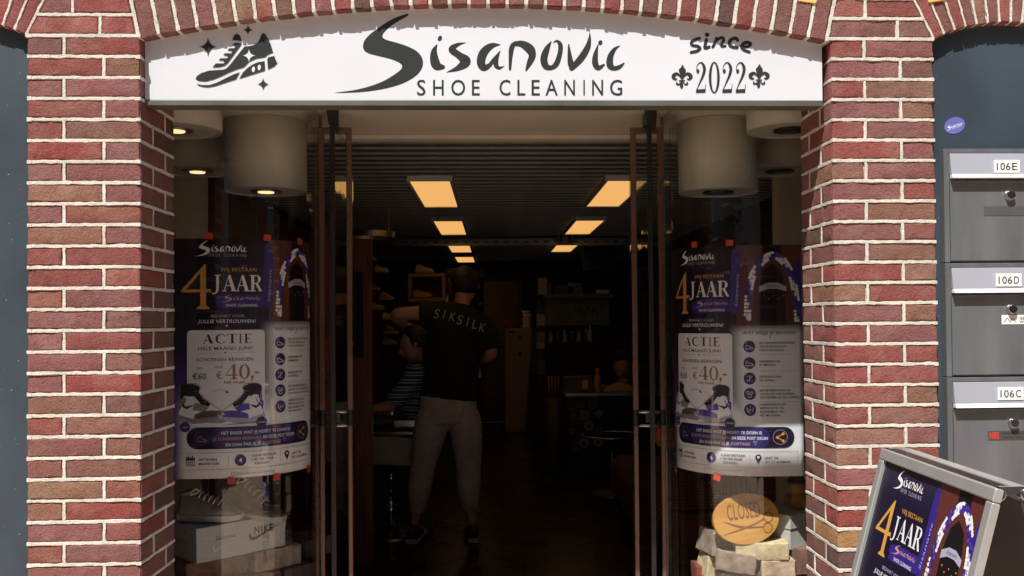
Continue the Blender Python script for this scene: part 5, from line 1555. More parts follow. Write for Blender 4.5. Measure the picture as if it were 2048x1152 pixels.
# door in the back wall
t = thing('back_door', 'cream door in the back wall of the shop', 'door', (P3(1000, 843, 11.15).x, 11.15, 0))
ox = t.location.copy(); DOORM = mat('cream_door', rgb(120, 100, 66, .9), .5)
a, b_ = P3(968, 562, 11.15), P3(1040, 843, 11.15)
m = MB(); m.box(a.x-ox.x, b_.x-ox.x, .0, .045, .005, a.z); m.build('leaf', DOORM, t, bevel=.003)
for q in ((a.x-ox.x-.05, a.x-ox.x-.004), (b_.x-ox.x+.004, b_.x-ox.x+.05)):
    m = MB(); m.box(q[0], q[1], .0, .049, .005, a.z+.02); m.build('jamb', mat('cream_jamb', rgb(104, 86, 58, .9), .5), t, bevel=.002)
m = MB(); m.tube([(b_.x-ox.x-.06, -.001, 1.0), (b_.x-ox.x-.06, -.05, 1.0), (b_.x-ox.x-.16, -.05, 1.0)], .009, 8); m.build('handle', STEEL, t, smooth=True)
# tall cream cabinet
t = thing('tall_cabinet', 'tall cream metal cabinet with two round locks by the back door', 'cabinet', (P3(1035, 862, 9.9).x, 9.9, 0))
ox = t.location.copy(); CAB = mat('cabinet_cream', rgb(176, 156, 112, .9), .4, var=.05)
a, b_ = P3(1010, 657, 9.9), P3(1066, 862, 9.9)
m = MB(); m.box(a.x-ox.x, b_.x-ox.x, 0, .45, .005, a.z); m.build('carcass', CAB, t, bevel=.008)
m = MB(); m.box(a.x-ox.x+.035, b_.x-ox.x-.02, -.012, -.001, .05, a.z-.03); cd = m.build('cabinet_door', CAB, t, bevel=.004)
for py in (675, 708):
    c_ = P3(1040, py, 9.88); m = MB(); m.cyl((c_.x-ox.x, -.018, c_.z), .024, .012, 16, 'Y'); m.build('lock', BLACK, t)
m = MB(); c_ = P3(1022, 664, 9.88); m.box(c_.x-ox.x-.03, c_.x-ox.x+.05, -.016, -.0125, c_.z-.012, c_.z+.012); m.build('name_plate', BLACK, t)
# stack of cups and an orange bundle on the cabinet
ztc = a.z
c_ = P3(1054, 640, 9.95)
for k in range(5):
    m = MB(); m.lathe((0, 0, 0), [(.05, 0), (.062, .045), (.055, .045), (.045, .004)], 20)
    o = m.build('white_bowl', WHITE, smooth=True, loc=(c_.x+(.006 if k % 2 else -.004), 10.02, ztc+.002+k*.047)); tag(o, 'white bowl, %s of the stack on the tall cabinet' % ('lowest', 'second', 'middle', 'fourth', 'topmost')[k], 'bowl', 'bowls stacked on the cabinet')
m = MB(); rgx = random.Random(8)
for k in range(9):
    m.ball((rgx.uniform(-.08, .08), rgx.uniform(-.04, .04), rgx.uniform(.03, .08)), rgx.uniform(.03, .045), 10, 7)
c_ = P3(1022, 650, 10.0); tag(m.build('orange_cloth', mat('orange_fabric', rgb(150, 84, 30, .9), .9), smooth=True, loc=(c_.x, 10.02, ztc)), 'crumpled orange cloth on top of the tall cabinet', 'cloth')
# tall leaning panel and extinguisher
a, b_ = P3(1066, 655, 9.8), P3(1050, 862, 9.8)
m = MB(); m.hexa([(b_.x, 9.78, .005), (b_.x+.14, 9.78, .005), (a.x+.09, 9.86, a.z), (a.x, 9.86, a.z)], [(b_.x, 9.81, .005), (b_.x+.14, 9.81, .005), (a.x+.09, 9.89, a.z), (a.x, 9.89, a.z)])
tag(m.build('leaning_board', mat('dark_board', (.03, .022, .018, 1), .4), bevel=.004), 'dark board leaning beside the tall cabinet', 'board')
c_ = P3(1078, 870, 8.6)
t = thing('fire_extinguisher', 'dark fire extinguisher standing on the floor beside the leaning board', 'fire extinguisher', (c_.x, 8.6, 0))
m = MB(); m.lathe((0, 0, 0), [(.06, .002), (.07, .01), (.07, .26), (.05, .31), (.02, .33), (.02, .36)], 20); m.build('cylinder', mat('dark_red', (.06, .008, .008, 1), .3), t, smooth=True)
m = MB(); m.box(-.05, .05, -.012, .012, .361, .385); m.build('valve', BLACK, t, bevel=.004)
m = MB(); m.tube(catmull([(.03, 0, .37), (.09, 0, .33), (.1, 0, .2), (.085, 0, .1)], 5), .009, 8); m.build('hose', BLACK, t, smooth=True)

# peg board rack behind the counter
YR = 7.7
t = thing('pegboard_rack', 'grey pegboard with scissors and clippers above the counter', 'rack', (P3(1160, 640, YR).x, YR, P3(1160, 640, YR).z))
ox = t.location.copy()
a, b_ = P3(1090, 598, YR), P3(1218, 650, YR)
PEG = mat('grey_pegboard', (.16, .18, .17, 1), .5)
m = MB(); m.box(a.x-ox.x, b_.x-ox.x, .0, .02, b_.z-ox.z, a.z-ox.z); m.build('panel', PEG, t, bevel=.003)
m = MB(); m.box(a.x-ox.x-.02, b_.x-ox.x+.05, -.16, .02, a.z-ox.z+.004, a.z-ox.z+.05); m.build('top_shelf', mat('grey_shelf', (.12, .13, .12, 1), .5), t, bevel=.003)
m = MB(); m.box(a.x-ox.x-.02, b_.x-ox.x+.02, -.16, .02, b_.z-ox.z-.20, b_.z-ox.z-.185); m.build('lower_shelf', BLACK, t, bevel=.003)
a2, b2 = P3(1106, 612, YR-.02), P3(1140, 645, YR-.02)
m = MB(); m.box(a2.x-ox.x, b2.x-ox.x, -.018, -.004, b2.z-ox.z, a2.z-ox.z); m.build('framed_sheet', mat('beige_sheet', rgb(120, 105, 88, .9), .6), t)
for k in range(7):
    pk = P3(1148+k*9, 616+(k % 3)*5, YR-.02)
    m = MB(); m.tube([(pk.x-ox.x, -.008, pk.z-ox.z+.03), (pk.x-ox.x+.02, -.008, pk.z-ox.z-.03)], .006, 6); m.tube([(pk.x-ox.x+.02, -.009, pk.z-ox.z+.03), (pk.x-ox.x, -.009, pk.z-ox.z-.03)], .004, 6); m.build('scissors', BLACK, t)
shz = b_.z-.184
def bottle(px, Y, z0, r, h, mt, label, group='bottles on the rack behind the counter'):
    c_ = P3(px, 700, Y)
    t = thing('bottle', label, 'bottle', (c_.x, Y, z0), 0, group)
    m = MB(); m.lathe((0, 0, 0), [(r*.9, .001), (r, .006), (r, h*.62), (r*.4, h*.78), (r*.34, h*.86)], 18); m.build('body', mt, t, smooth=True)
    m = MB(); m.lathe((0, 0, 0), [(r*.4, h*.865), (r*.4, h*.93), (r*.16, h*.94), (r*.14, h)], 14); m.build('nozzle', WHITE, t, smooth=True)
PALEB = mat('pale_bottle', rgb(190, 180, 150, .9), .4)
for k in range(6):
    bottle(1102+k*14, YR-.07, shz, .022, .12+.01*(k % 3), mat('amber_bottle', rgb(96, 84, 60, .9), .3) if k % 2 else PALEB, 'small bottle on the lower rack shelf, number %s from the left' % ('one', 'two', 'three', 'four', 'five', 'six')[k])
bottle(1180, YR-.07, shz, .03, .19, PALEB, 'white spray bottle at the right end of the rack shelf')
def text_items(): pass
for k, (px, w_, h_) in enumerate(((1085, .10, .30), (1098, .06, .22), (1128, .20, .14), (1150, .16, .20), (1205, .14, .08))):
    c_ = P3(px, 590, YR-.06); zt_ = P3(1160, 598, YR).z+.051
    m = MB(); m.box(-w_/2, w_/2, -.04, .04, 0, h_*.6)
    tag(m.build('carton', (PALEB, DARKGREY, BLACK, mat('grey_carton', (.1, .1, .11, 1), .5), STEEL)[k], bevel=.004, loc=(c_.x, YR-.07, zt_)), 'carton on the top shelf of the rack, %s from the left' % ('first', 'second', 'third', 'fourth', 'last')[k], 'carton', 'cartons above the pegboard')
# shelves with cartons left of the rack
for k, (py, h_) in enumerate(((620, .10), (640, .13), (672, .10), (690, .08), (735, .16))):
    c_ = P3(1081, py, YR); m = MB(); m.box(-.045, .045, -.04, .04, -h_/2, h_/2)
    tag(m.build('carton', (BLACK, PALEB, mat('white_carton2', (.25, .24, .22, 1), .5), PALEB, mat('grey_carton2', (.12, .11, .11, 1), .5))[k], bevel=.003, loc=(c_.x, YR, c_.z)), 'carton in the narrow shelf beside the rack, %s from the top' % ('first', 'second', 'third', 'fourth', 'fifth')[k], 'carton', 'cartons beside the rack')
a, b_ = P3(1074, 600, YR+.06), P3(1090, 860, YR+.06); m = MB(); m.box(a.x, b_.x, YR+.06, YR+.1, 0.003, a.z); tag(m.build('narrow_shelf', BLACK), 'narrow black shelf upright left of the pegboard', 'shelf')

# counter with stickers
YC = 6.4
zc = P3(1200, 786, YC).z; xa, xb = P3(1136, 800, YC).x, P3(1345, 800, YC).x
t = thing('counter', 'black shop counter with its front covered in stickers', 'counter', (xa, YC, 0))
m = MB(); m.box(0, xb-xa, 0, .55, .003, zc-.03); m.build('front', mat('counter_black', (.014, .013, .013, 1), .35), t, bevel=.004)
m = MB(); m.box(-.03, xb-xa+.03, -.03, .58, zc-.029, zc); m.build('top', STEEL, t, bevel=.004)
PS = mat('sticker_pale', rgb(150, 142, 138, .8), .5); PS2 = mat('sticker_grey', rgb(96, 92, 92, .8), .5)
def stick(kind, px, py, s, mt, rot=0):
    c_ = P3(px, py, YC); A = Art(); k = s/2.0
    if kind == 'disc': A.ell('s', 0, 0, k, n=28); A.poly('d', [(-.5*k, .3*k), (-.2*k, -.3*k), (.1*k, -.1*k), (.55*k, .3*k)])
    elif kind == 'sq': A.rect('s', -k, -k, k, k); A.frame('d', -.6*k, -.6*k, .6*k, .6*k, .1*k); A.ell('d', 0, 0, .3*k)
    elif kind == 'line': A.stroke('s', [(-k, 0, k*.3), (0, -.25*k, k*.4), (k, .1*k, k*.15)])
    elif kind == 'blob': A.poly('s', [(-k, -.2*k), (-.2*k, -.5*k), (.2*k, -.9*k), (k, -.6*k), (.7*k, .3*k), (.1*k, .8*k), (-.3*k, .2*k)])
    elif kind == 'ring': A.ring('s', 0, 0, k, k*.9, k*.55, k*.5)
    its = [(q[0], [(x*math.cos(rot)-y*math.sin(rot), x*math.sin(rot)+y*math.cos(rot)) for x, y in q[1]], q[2]) for q in A.items]
    A.items = its
    A.build(t, {'s': mt, 'd': BLACK}, lambda x, y, h: Vector((c_.x-xa+x, -.0006-h*.2, c_.z-y)), {'s': 'sticker', 'd': 'sticker_print'}, step=.0002)
for a in (('disc', 1178, 851, .098, PS), ('disc', 1168, 886, .096, PS), ('disc', 1197, 884, .096, PS), ('sq', 1169, 830, .088, PS, .15), ('blob', 1195, 829, .11, PS), ('ring', 1185, 809, .09, PS2), ('ring', 1144, 862, .055, PS),
          ('line', 1145, 820, .08, PS2, .3), ('blob', 1146, 834, .08, PS2), ('blob', 1199, 860, .08, PS2), ('line', 1161, 865, .06, PS2), ('line', 1181, 870, .06, PS2), ('blob', 1149, 898, .08, PS2, .6), ('line', 1195, 905, .11, PS2, .5),
          ('line', 1170, 918, .08, PS2, -.2), ('ring', 1191, 928, .06, PS2), ('line', 1148, 926, .06, PS2, -.4), ('line', 1160, 793, .10, PS2), ('blob', 1190, 793, .07, PS2)): stick(*a)
A = Art(); A.text('s', '420', 0, 0, .085, .045, bold=.01); c_ = P3(1152, 815, YC)
A.build(t, {'s': PS2}, lambda x, y, h: Vector((c_.x-xa+x, -.0006-h*.2, c_.z-y)), {'s': 'sticker'}, step=.0002)
# things on the counter
c_ = P3(1146, 786, YC+.2)
t = thing('card_terminal', 'grey cash register with a small orange screen on the counter', 'cash register', (c_.x, YC+.2, zc+.001))
m = MB(); m.box(-.09, .19, -.08, .16, 0, .15); m.build('case', mat('register_grey', (.09, .08, .07, 1), .5), t, bevel=.008)
m = MB(); m.box(.07, .155, -.088, -.081, .02, .135); m.build('screen_frame', mat('brown_frame', rgb(120, 86, 40, .9), .5), t)
m = MB(); m.box(.085, .14, -.094, -.0885, .035, .12); m.build('screen', mat('orange_card', rgb(230, 160, 80, .9), .5), t)
c_ = P3(1113, 800, YC-.05)
t = thing('brush_pot', 'dark pot of brushes at the left end of the counter', 'pot', (c_.x-.02, YC+.1, .003))
m = MB(); m.lathe((0, 0, 0), [(.07, .001), (.08, .02), (.08, zc-.05), (.07, zc-.05), (.07, .04)], 20); m.build('pot', DARKGREY, t, smooth=True)
for k in range(4):
    m = MB(); m.tube([(-.03+.02*k, 0, zc-.1), (-.05+.035*k, 0, zc+.16)], [.006, .011], 8); m.build('brush', mat('tan_handle', rgb(150, 110, 80, .9), .5), t, smooth=True)
bottle(1194, YC+.12, zc+.001, .032, .24, mat('yellow_lotion', rgb(190, 150, 90, .9), .4), 'tall pale yellow bottle standing on the counter', 'bottles on the counter')
c_ = P3(1240, 775, YC+.15)
m = MB(); rings = []
for k in range(13):
    u = k/12; w_ = .07*math.sin(math.pi*min(1, .08+u*.9))**.7; h_ = .09*math.sin(math.pi*(.06+u*.88))**.8
    rings.append([((u-.5)*.32, w_*math.cos(a), max(0, h_*math.sin(a))+.001*math.sin(3*a+k)) for a in [math.pi*j/11 for j in range(12)]])
m.loft(rings); tag(m.build('folded_towel', mat('grey_towel', rgb(186, 160, 146, .9), .9, bump=.6, bscale=90), smooth=True, loc=(c_.x, YC+.15, zc+.001)), 'pale folded towel lying on the counter in front of the seated man', 'towel')

# tiger striped bench and round table, right
def mat_tiger():
    m = bpy.data.materials.new('tiger_stripes'); m.use_nodes = True
    nt = m.node_tree; b = nt.nodes['Principled BSDF']; b.inputs['Roughness'].default_value = .85
    tc = nt.nodes.new('ShaderNodeTexCoord'); w = nt.nodes.new('ShaderNodeTexWave'); w.inputs['Scale'].default_value = 3.6; w.inputs['Distortion'].default_value = 5; w.inputs['Detail'].default_value = 1.5
    w.bands_direction = 'Y'
    r = nt.nodes.new('ShaderNodeValToRGB'); r.color_ramp.elements[0].position = .42; r.color_ramp.elements[1].position = .56
    r.color_ramp.elements[0].color = (.01, .006, .004, 1); r.color_ramp.elements[1].color = rgb(120, 76, 44, .9)
    nt.links.new(tc.outputs['Object'], w.inputs['Vector']); nt.links.new(w.outputs['Fac'], r.inputs[0]); nt.links.new(r.outputs[0], b.inputs['Base Color']); return m
c_ = P3(1262, 960, 4.1)
t = thing('striped_bench', 'rounded bench in tiger striped fur fabric by the right wall', 'bench', (1.08, 3.3, 0))
TG = mat_tiger()
m = MB(); m.box(-.20, .30, -1.1, 1.1, .14, .48); m.build('seat', TG, t, bevel=.09, seg=5)
m = MB(); m.box(.32, .5, -1.1, 1.1, .15, .85); m.build('backrest', TG, t, bevel=.06, seg=5)
for sx, sy in ((-.14, -1), (-.14, 1), (.44, -1), (.44, 1)):
    m = MB(); m.cyl((sx, sy, .07), .018, .136, 12); m.build('leg', BLACK, t)
c_ = P3(1250, 905, 6.0)
t = thing('round_table', 'small round glass table with a steel rim beside the counter', 'table', (1.02, 5.35, 0))
zt_ = .5
m = MB(); m.tube([(.26*math.cos(a), .26*math.sin(a), zt_) for a in [2*math.pi*k/40 for k in range(40)]], .009, 8, closed=True); m.build('rim', STEEL, t, smooth=True)
m = MB(); m.lathe((0, 0, 0), [(.25, zt_-.004), (.25, zt_+.004)], 40); m.build('top', mat('black_glass', (.01, .01, .01, 1), .08), t)
m = MB(); m.cyl((0, 0, zt_/2), .018, zt_-.03, 14); m.build('column', STEEL, t, smooth=True)
m = MB(); m.lathe((0, 0, 0), [(.18, .001), (.18, .01), (.03, .02)], 30); m.build('foot', STEEL, t)
# orange bag in front of the right window
c_ = P3(1333, 860, 2.0)
t = thing('shoulder_bag', 'orange and black patterned bag hanging behind the right poster edge', 'bag', (c_.x, 2.0, c_.z))
m = MB(); m.ball((0, 0, 0), (.075, .05, .10), 20, 14); m.build('pouch', mat('orange_pattern', rgb(190, 90, 34, .9), .8, var=.7, scale=22), t, smooth=True)
m = MB(); m.ball((0, -.01, .045), (.078, .052, .05), 20, 10); m.build('flap', BLACK, t, smooth=True)
m = MB(); m.tube(catmull([(-.06, 0, .06), (-.05, .0, .3), (0, 0, .5), (.05, 0, .3), (.06, 0, .06)], 6), .006, 6); m.build('strap', BLACK, t, smooth=True)

# ------------------------------------------------------------------ barber chair
YP = 3.68
t = thing('barber_chair', 'black barber chair with chrome armrests, grey skirt and chrome pole', 'barber chair', (P3(782, 1062, 3.95).x, 3.95, 0))
ox = t.location.copy()
def lp(px, py, Y): return P3(px, py, Y)-ox
a, b_ = lp(722, 872, 3.78), lp(870, 928, 3.78)
m = MB(); 
za, zb2 = a.z, b_.z
m.hexa([(a.x-.015, -.17, zb2), (b_.x, -.17, zb2-.02), (b_.x, -.17, za), (a.x+.03, -.17, za)], [(a.x-.015, .28, zb2), (b_.x, .28, zb2-.02), (b_.x, .28, za), (a.x+.03, .28, za)])
m.build('skirt', mat('grey_vinyl', rgb(150, 146, 144, .9), .5), t, bevel=.012)
m = MB(); m.box(a.x+.01, b_.x, -.185, .29, za+.001, za+.03); m.build('trim', CHROME, t, bevel=.006)
m = MB(); m.box(a.x+.03, b_.x-.02, -.16, .27, za+.031, za+.14); m.build('seat', mat('charcoal_leather', (.035, .037, .042, 1), .4), t, bevel=.03, seg=4)
for yy, nm in ((-.20, 'near'), (.28, 'far')):
    c0, c1 = lp(728, 826, 3.76), lp(765, 826, 3.76)
    m = MB(); m.box(c0.x, c1.x+.08, yy-.035, yy+.035, c0.z-.02, c0.z+.02); m.build('armrest', CHROME, t, bevel=.012, seg=3)
c0 = lp(806, 848, 3.74); m = MB(); m.box(c0.x-.07, c0.x+.12, -.215, -.165, c0.z-.028, c0.z+.03); m.build('arm_bracket', CHROME, t, bevel=.01)
m = MB(); m.tube([lp(782, 930, 3.95), lp(782, 985, 3.95)], .016, 12); m.build('piston', CHROME, t, smooth=True)
m = MB(); m.tube([lp(782, 985, 3.95), (0, 0, .04)], .030, 14); m.build('column', CHROME, t, smooth=True)
m = MB(); m.lathe((0, 0, 0), [(.30, .002), (.30, .018), (.22, .034), (.05, .05)], 40); m.build('foot', mat('base_chrome', (.2, .2, .2, 1), .25, metal=1), t, smooth=True)
a = lp(862, 800, 3.95); m = MB(); m.box(a.x-.05, a.x+.08, -.15, .26, za+.10, za+.66); m.build('backrest', mat('charcoal_leather', (.035, .037, .042, 1), .4), t, bevel=.03, seg=4)
m = MB(); m.tube(catmull([tuple(lp(735, 935, 3.9)), tuple(lp(700, 1000, 3.9)), tuple(lp(690, 1030, 3.9))], 5), .016, 10); fr_ = m.build('footrest_arm', CHROME, t, smooth=True)
c0 = lp(690, 1030, 3.9); m = MB(); m.box(c0.x-.08, c0.x+.06, -.2, .2, c0.z-.015, c0.z+.005); m.build('footrest', CHROME, t, bevel=.006)

# ------------------------------------------------------------------ people
def el_ring(c, r1, r2, n, ax, side):
    """ellipse around c, radius r1 along side, r2 across"""
    ax = ax.normalized(); side = (side-ax*side.dot(ax)).normalized(); w = ax.cross(side)
    return [c + side*(r1*math.cos(2*math.pi*k/n)) + w*(r2*math.sin(2*math.pi*k/n)) for k in range(n)]
def limb(mb, pts, side=Vector((1, 0, 0)), n=16, sub=5):
    """pts: (Vector, r_side, r_depth)"""
    q = catmull([tuple(p[0])+(p[1], p[2] if len(p) > 2 else p[1]) for p in pts], sub)
    rings = []
    for i, a in enumerate(q):
        p = Vector(a[:3]); t_ = Vector(q[min(i+1, len(q)-1)][:3])-Vector(q[max(i-1, 0)][:3])
        s = side if abs(t_.normalized().dot(side)) < .93 else Vector((0, 0, 1))
        rings.append(el_ring(p, a[3], a[4], n, t_, s))
    mb.loft(rings)
def fuse(mb, name, mt, parent, vox=.011, smooth=4, disp=0):
    o = mb.build(name, mt, parent, smooth=True)
    r = o.modifiers.new('fuse', 'REMESH'); r.mode = 'VOXEL'; r.voxel_size = vox; r.use_smooth_shade = True
    s = o.modifiers.new('relax', 'SMOOTH'); s.iterations = smooth; s.factor = .5
    return o
def hand(mb, wrist, d, palm_n, curl=.6, s=1):
    """palm and five bent fingers; d = pointing direction, palm_n = direction the palm faces"""
    d = d.normalized(); palm_n = (palm_n - d*palm_n.dot(d)).normalized(); w = d.cross(palm_n)
    q = wrist + d*.09*s
    limb(mb, [(wrist-d*.01, .028*s, .02*s), (wrist+d*.03*s, .036*s, .017*s), (q, .042*s, .015*s)], side=w, n=10)
    for k, ln in enumerate((.068, .078, .072, .056)):
        b0 = q + w*((k-1.5)*.021*s) - d*.015*s
        p1 = b0 + d*ln*.45*s; p2 = p1 + (d*math.cos(curl)+palm_n*math.sin(curl))*ln*.4*s; p3 = p2 + (d*math.cos(curl*1.9)+palm_n*math.sin(curl*1.9))*ln*.35*s
        limb(mb, [(b0, .0095*s), (p1, .009*s), (p2, .0085*s), (p3, .0065*s)], side=w, n=8, sub=3)
    b0 = wrist + w*-.03*s + d*.025*s
    p1 = b0 + (w*-.5+d*.8+palm_n*.2)*.035*s; p2 = p1+(w*-.1+d*.9+palm_n*.4)*.035*s
    limb(mb, [(b0, .013*s), (p1, .011*s), (p2, .0085*s)], side=w, n=8, sub=3)
def head(mb, c, r, face, upv=Vector((0, 0, 1))):
    """skull with jaw, nose, ears; r = half height"""
    face = face.normalized(); w = face.cross(upv).normalized(); upv = w.cross(face)
    rings = []
    for z_, rw, rd, off in ((-1.0, .18, .20, .34), (-.86, .42, .42, .22), (-.6, .58, .62, .10), (-.2, .68, .78, .02), (.15, .72, .86, -.02), (.5, .70, .84, -.05), (.78, .54, .64, -.07), (.95, .30, .36, -.07), (1.02, .06, .08, -.07)):
        cc = c + upv*z_*r + face*off*r
        rings.append([cc + w*(rw*r*math.cos(2*math.pi*k/20)) + face*(rd*r*math.sin(2*math.pi*k/20)) for k in range(20)])
    mb.loft(rings)
    n0 = c + face*.80*r - upv*.10*r
    limb(mb, [(n0+upv*.28*r-face*.05*r, .08*r), (n0+face*.10*r, .11*r), (n0+face*.17*r-upv*.10*r, .13*r), (n0-upv*.2*r-face*.02*r, .10*r)], side=w, n=8)
    limb(mb, [(c+face*.78*r-upv*.50*r-w*.2*r, .05*r), (c+face*.84*r-upv*.50*r, .07*r), (c+face*.78*r-upv*.50*r+w*.2*r, .05*r)], side=upv, n=8)
    for s in (-1, 1):
        e = c + w*s*.72*r - face*.08*r
        limb(mb, [(e-upv*.20*r, .06*r), (e+w*s*.06*r-upv*.02*r-face*.03*r, .12*r), (e+w*s*.05*r+upv*.16*r-face*.04*r, .10*r)], side=face, n=8)
V = Vector
# standing barber, seen from behind
pers = thing('person', 'standing man seen from behind, black T-shirt lettered SIKSILK, grey trousers', 'person', (P3(890, 1080, YP).x, YP, 0))
ox = pers.location.copy()
def q(px, py, dy=0): return P3(px, py, YP) + V((0, dy, 0)) - ox
foot_z = .0
body = MB()
neck, chest, waist, hips = q(925, 598, -.01), q(915, 655), q(900, 745, -.01), q(896, 812)
limb(body, [(q(924, 612), .055, .055), (q(926, 590), .052, .055), (q(928, 572, .01), .05, .055)])
head(body, q(930, 572, .035)-V((0, 0, .0)), .115, V((-.35, 1, -.25)), V((0, .25, 1)))
limb(body, [(q(921, 612), .07, .06), (q(917, 632), .185, .085), (q(912, 665), .175, .11), (q(905, 720), .155, .10), (q(898, 775), .150, .10), (q(895, 815), .155, .11), (q(896, 842), .12, .10)])
# legs
limb(body, [(q(868, 830), .085, .09), (q(858, 880), .075, .085), (q(848, 930, .02), .055, .06), (q(838, 975), .05, .055), (q(832, 1030), .036, .04), (q(828, 1048), .034, .045)])
limb(body, [(q(928, 830), .085, .09), (q(932, 880), .075, .085), (q(934, 930, .02), .055, .06), (q(938, 975), .05, .055), (q(942, 1030), .036, .04), (q(945, 1048), .034, .045)])
# left arm: raised sideways, forearm reaching forwards to the client's head
sh_l, el_l, wr_l = q(868, 628), q(794, 629, -.02), q(800, 648, .26)
limb(body, [(sh_l, .06), (q(840, 626), .052), (el_l, .042), (q(799, 640, .1), .042), (wr_l, .028)], side=V((0, 0, 1)))
hand(body, wr_l, V((.25, .9, -.45)), V((.3, 0, -1)), .7)
sh_r, el_r, wr_r = q(966, 645), q(982, 706, -.03), q(952, 722, .22)
limb(body, [(sh_r, .06), (q(976, 675), .052), (el_r, .044), (q(968, 716, .12), .042), (wr_r, .028)], side=V((0, 1, 0)))
hand(body, wr_r, V((-.7, .7, .15)), V((0, 0, -1)), .9)
fuse(body, 'body', SKIN, pers, .0085, 3)
TEE = mat('black_cotton', (.010, .010, .012, 1), .85, var=.15, scale=12, bump=.3, bscale=14)
sh = MB()
limb(sh, [(q(921, 607), .085, .075), (q(917, 630), .205, .10), (q(912, 665), .200, .13), (q(906, 720), .185, .122), (q(900, 775), .185, .125), (q(898, 800), .190, .130)], n=24)
limb(sh, [(q(885, 632), .085), (q(862, 628), .080), (q(838, 628, -.01), .078)], side=V((0, 0, 1)))
limb(sh, [(q(952, 640), .085), (q(972, 665), .082), (q(982, 700, -.02), .080)], side=V((0, 1, 0)))
tee = fuse(sh, 't_shirt', TEE, pers, .009, 3)
# lettering across the back, following a gentle slope
A = Art()
for ch, px, py in zip('SIKSILK', (871, 886, 903, 917.5, 933, 947.5, 962.5), (627, 629, 633, 639.5, 643.5, 648.5, 655)):
    w_ = {'I': .9, 'K': 5.5, 'S': 5, 'L': 4.5}[ch]
    A.text('w', ch, px-w_, py+8.5, px+w_, 19, bold=-.006, shear=.12, rot=.15)
def tee_map(x, y, h):
    p = P3(x, y, YP-.15); 
    u = (p.x-ox.x - q(913, 650).x)/.20
    p.y = YP - .142*math.sqrt(max(.2, 1-min(.9, u*u)*.55)) - .006 - h
    return p - ox
A.build(pers, {'w': mat('grey_flock', rgb(190, 188, 176, .9), .7)}, tee_map, {'w': 'shirt_lettering'})
TROU = mat('grey_denim', rgb(182, 172, 168, .9), .85, var=.14, scale=20, bump=.5, bscale=10)
tr = MB()
limb(tr, [(q(897, 792), .188, .128), (q(896, 815), .196, .135), (q(896, 845), .185, .13)], n=24)
limb(tr, [(q(874, 812), .085, .10), (q(864, 840), .112, .12), (q(857, 880), .108, .115), (q(847, 930, .02), .088, .09), (q(840, 975), .080, .083), (q(835, 1015), .058, .062), (q(834, 1024), .057, .06)])
limb(tr, [(q(918, 812), .085, .10), (q(929, 840), .112, .12), (q(934, 880), .106, .115), (q(937, 930, .02), .088, .09), (q(938, 975), .080, .083), (q(940, 1008), .060, .064), (q(941, 1017), .058, .062)])
fuse(tr, 'trousers', TROU, pers, .010, 3)
hm = MB(); c_ = q(930, 566, .02)
rings = []
upv = V((0, .2, 1)).normalized()
for z_, r_ in ((-.62, .60), (-.3, .80), (.1, .84), (.5, .80), (.8, .62), (1.0, .34), (1.1, .08)):
    rings.append([c_ + upv*z_*.115 + V((math.cos(a)*r_*.115, math.sin(a)*r_*.115*1.05 + (.012 if z_ < -.2 else 0), 0)) for a in [2*math.pi*k/20 for k in range(20)]])
hm.loft(rings)
fuse(hm, 'hair', HAIR, pers, .008, 2)
DRED = mat('dark_red_shoe', (.07, .02, .02, 1), .6)
for px, sgn in ((826, -.1), (946, .12)):
    c_ = q(px, 1070)
    e = bpy.data.objects.new('shoe', None); COL.objects.link(e); e.parent = pers
    L_ = .29
    m = MB(); rr = []
    for k in range(11):
        u = k/10; w_ = .045*(.85+.25*math.sin(u*math.pi*.8))*(1 if u < .85 else .75)
        rr.append([(w_*cx, (u-.2)*L_, cz) for cx, cz in ((-1, .002), (1, .002), (1.08, .034), (-1.08, .034))])
    m.loft(rr); so = m.build('sole', SOLEW, e, bevel=.004)
    m = MB(); rr = []
    for k in range(11):
        u = k/10; w_ = .045*(.85+.25*math.sin(u*math.pi*.8))*(1 if u < .85 else .75); h_ = .115 if u < .35 else .115-.07*((u-.35)/.65)
        rr.append([(w_*math.cos(a), (u-.2)*L_*.98, .0345+(h_-.034)*max(0, math.sin(a))**.7) for a in [math.pi*j/9 for j in range(10)]])
    m.loft(rr); m.build('upper', DRED, e, smooth=True)
    e.location = (c_.x, 0, 0); e.rotation_euler = (0, 0, sgn)

# seated client in profile, striped shirt
YQ = 3.95
cl = thing('person', 'seated client in a blue and white striped shirt, head bowed, arm on the chair rest', 'person', (P3(820, 1000, YQ).x, YQ, 0))
ox2 = cl.location.copy()
def q2(px, py, dy=0): return P3(px, py, YQ)+V((0, dy, 0))-ox2
bd2 = MB()
head(bd2, q2(828, 690), .112, V((-1, -.1, -.30)), V((-.25, 0, 1)))
limb(bd2, [(q2(838, 702), .05), (q2(846, 722), .055), (q2(850, 735), .07)])
limb(bd2, [(q2(848, 728), .10, .10), (q2(846, 760), .13, .16), (q2(842, 810), .12, .15), (q2(845, 850), .13, .16)])
limb(bd2, [(q2(840, 740, -.17), .05), (q2(815, 775, -.2), .045), (q2(785, 805, -.2), .040), (q2(758, 812, -.2), .033), (q2(745, 816, -.2), .026)], side=V((0, 1, 0)))
hand(bd2, q2(745, 816, -.2), V((-1, 0, -.6)), V((-.3, 0, -1)), .8)
limb(bd2, [(q2(840, 855, -.09), .085), (q2(770, 858, -.09), .075), (q2(728, 865, -.1), .06), (q2(720, 900, -.1), .055), (q2(712, 975, -.1), .045)], side=V((0, 1, 0)))
limb(bd2, [(q2(840, 855, .09), .085), (q2(770, 858, .09), .075), (q2(728, 865, .1), .06), (q2(720, 900, .1), .055), (q2(712, 975, .1), .045)], side=V((0, 1, 0)))
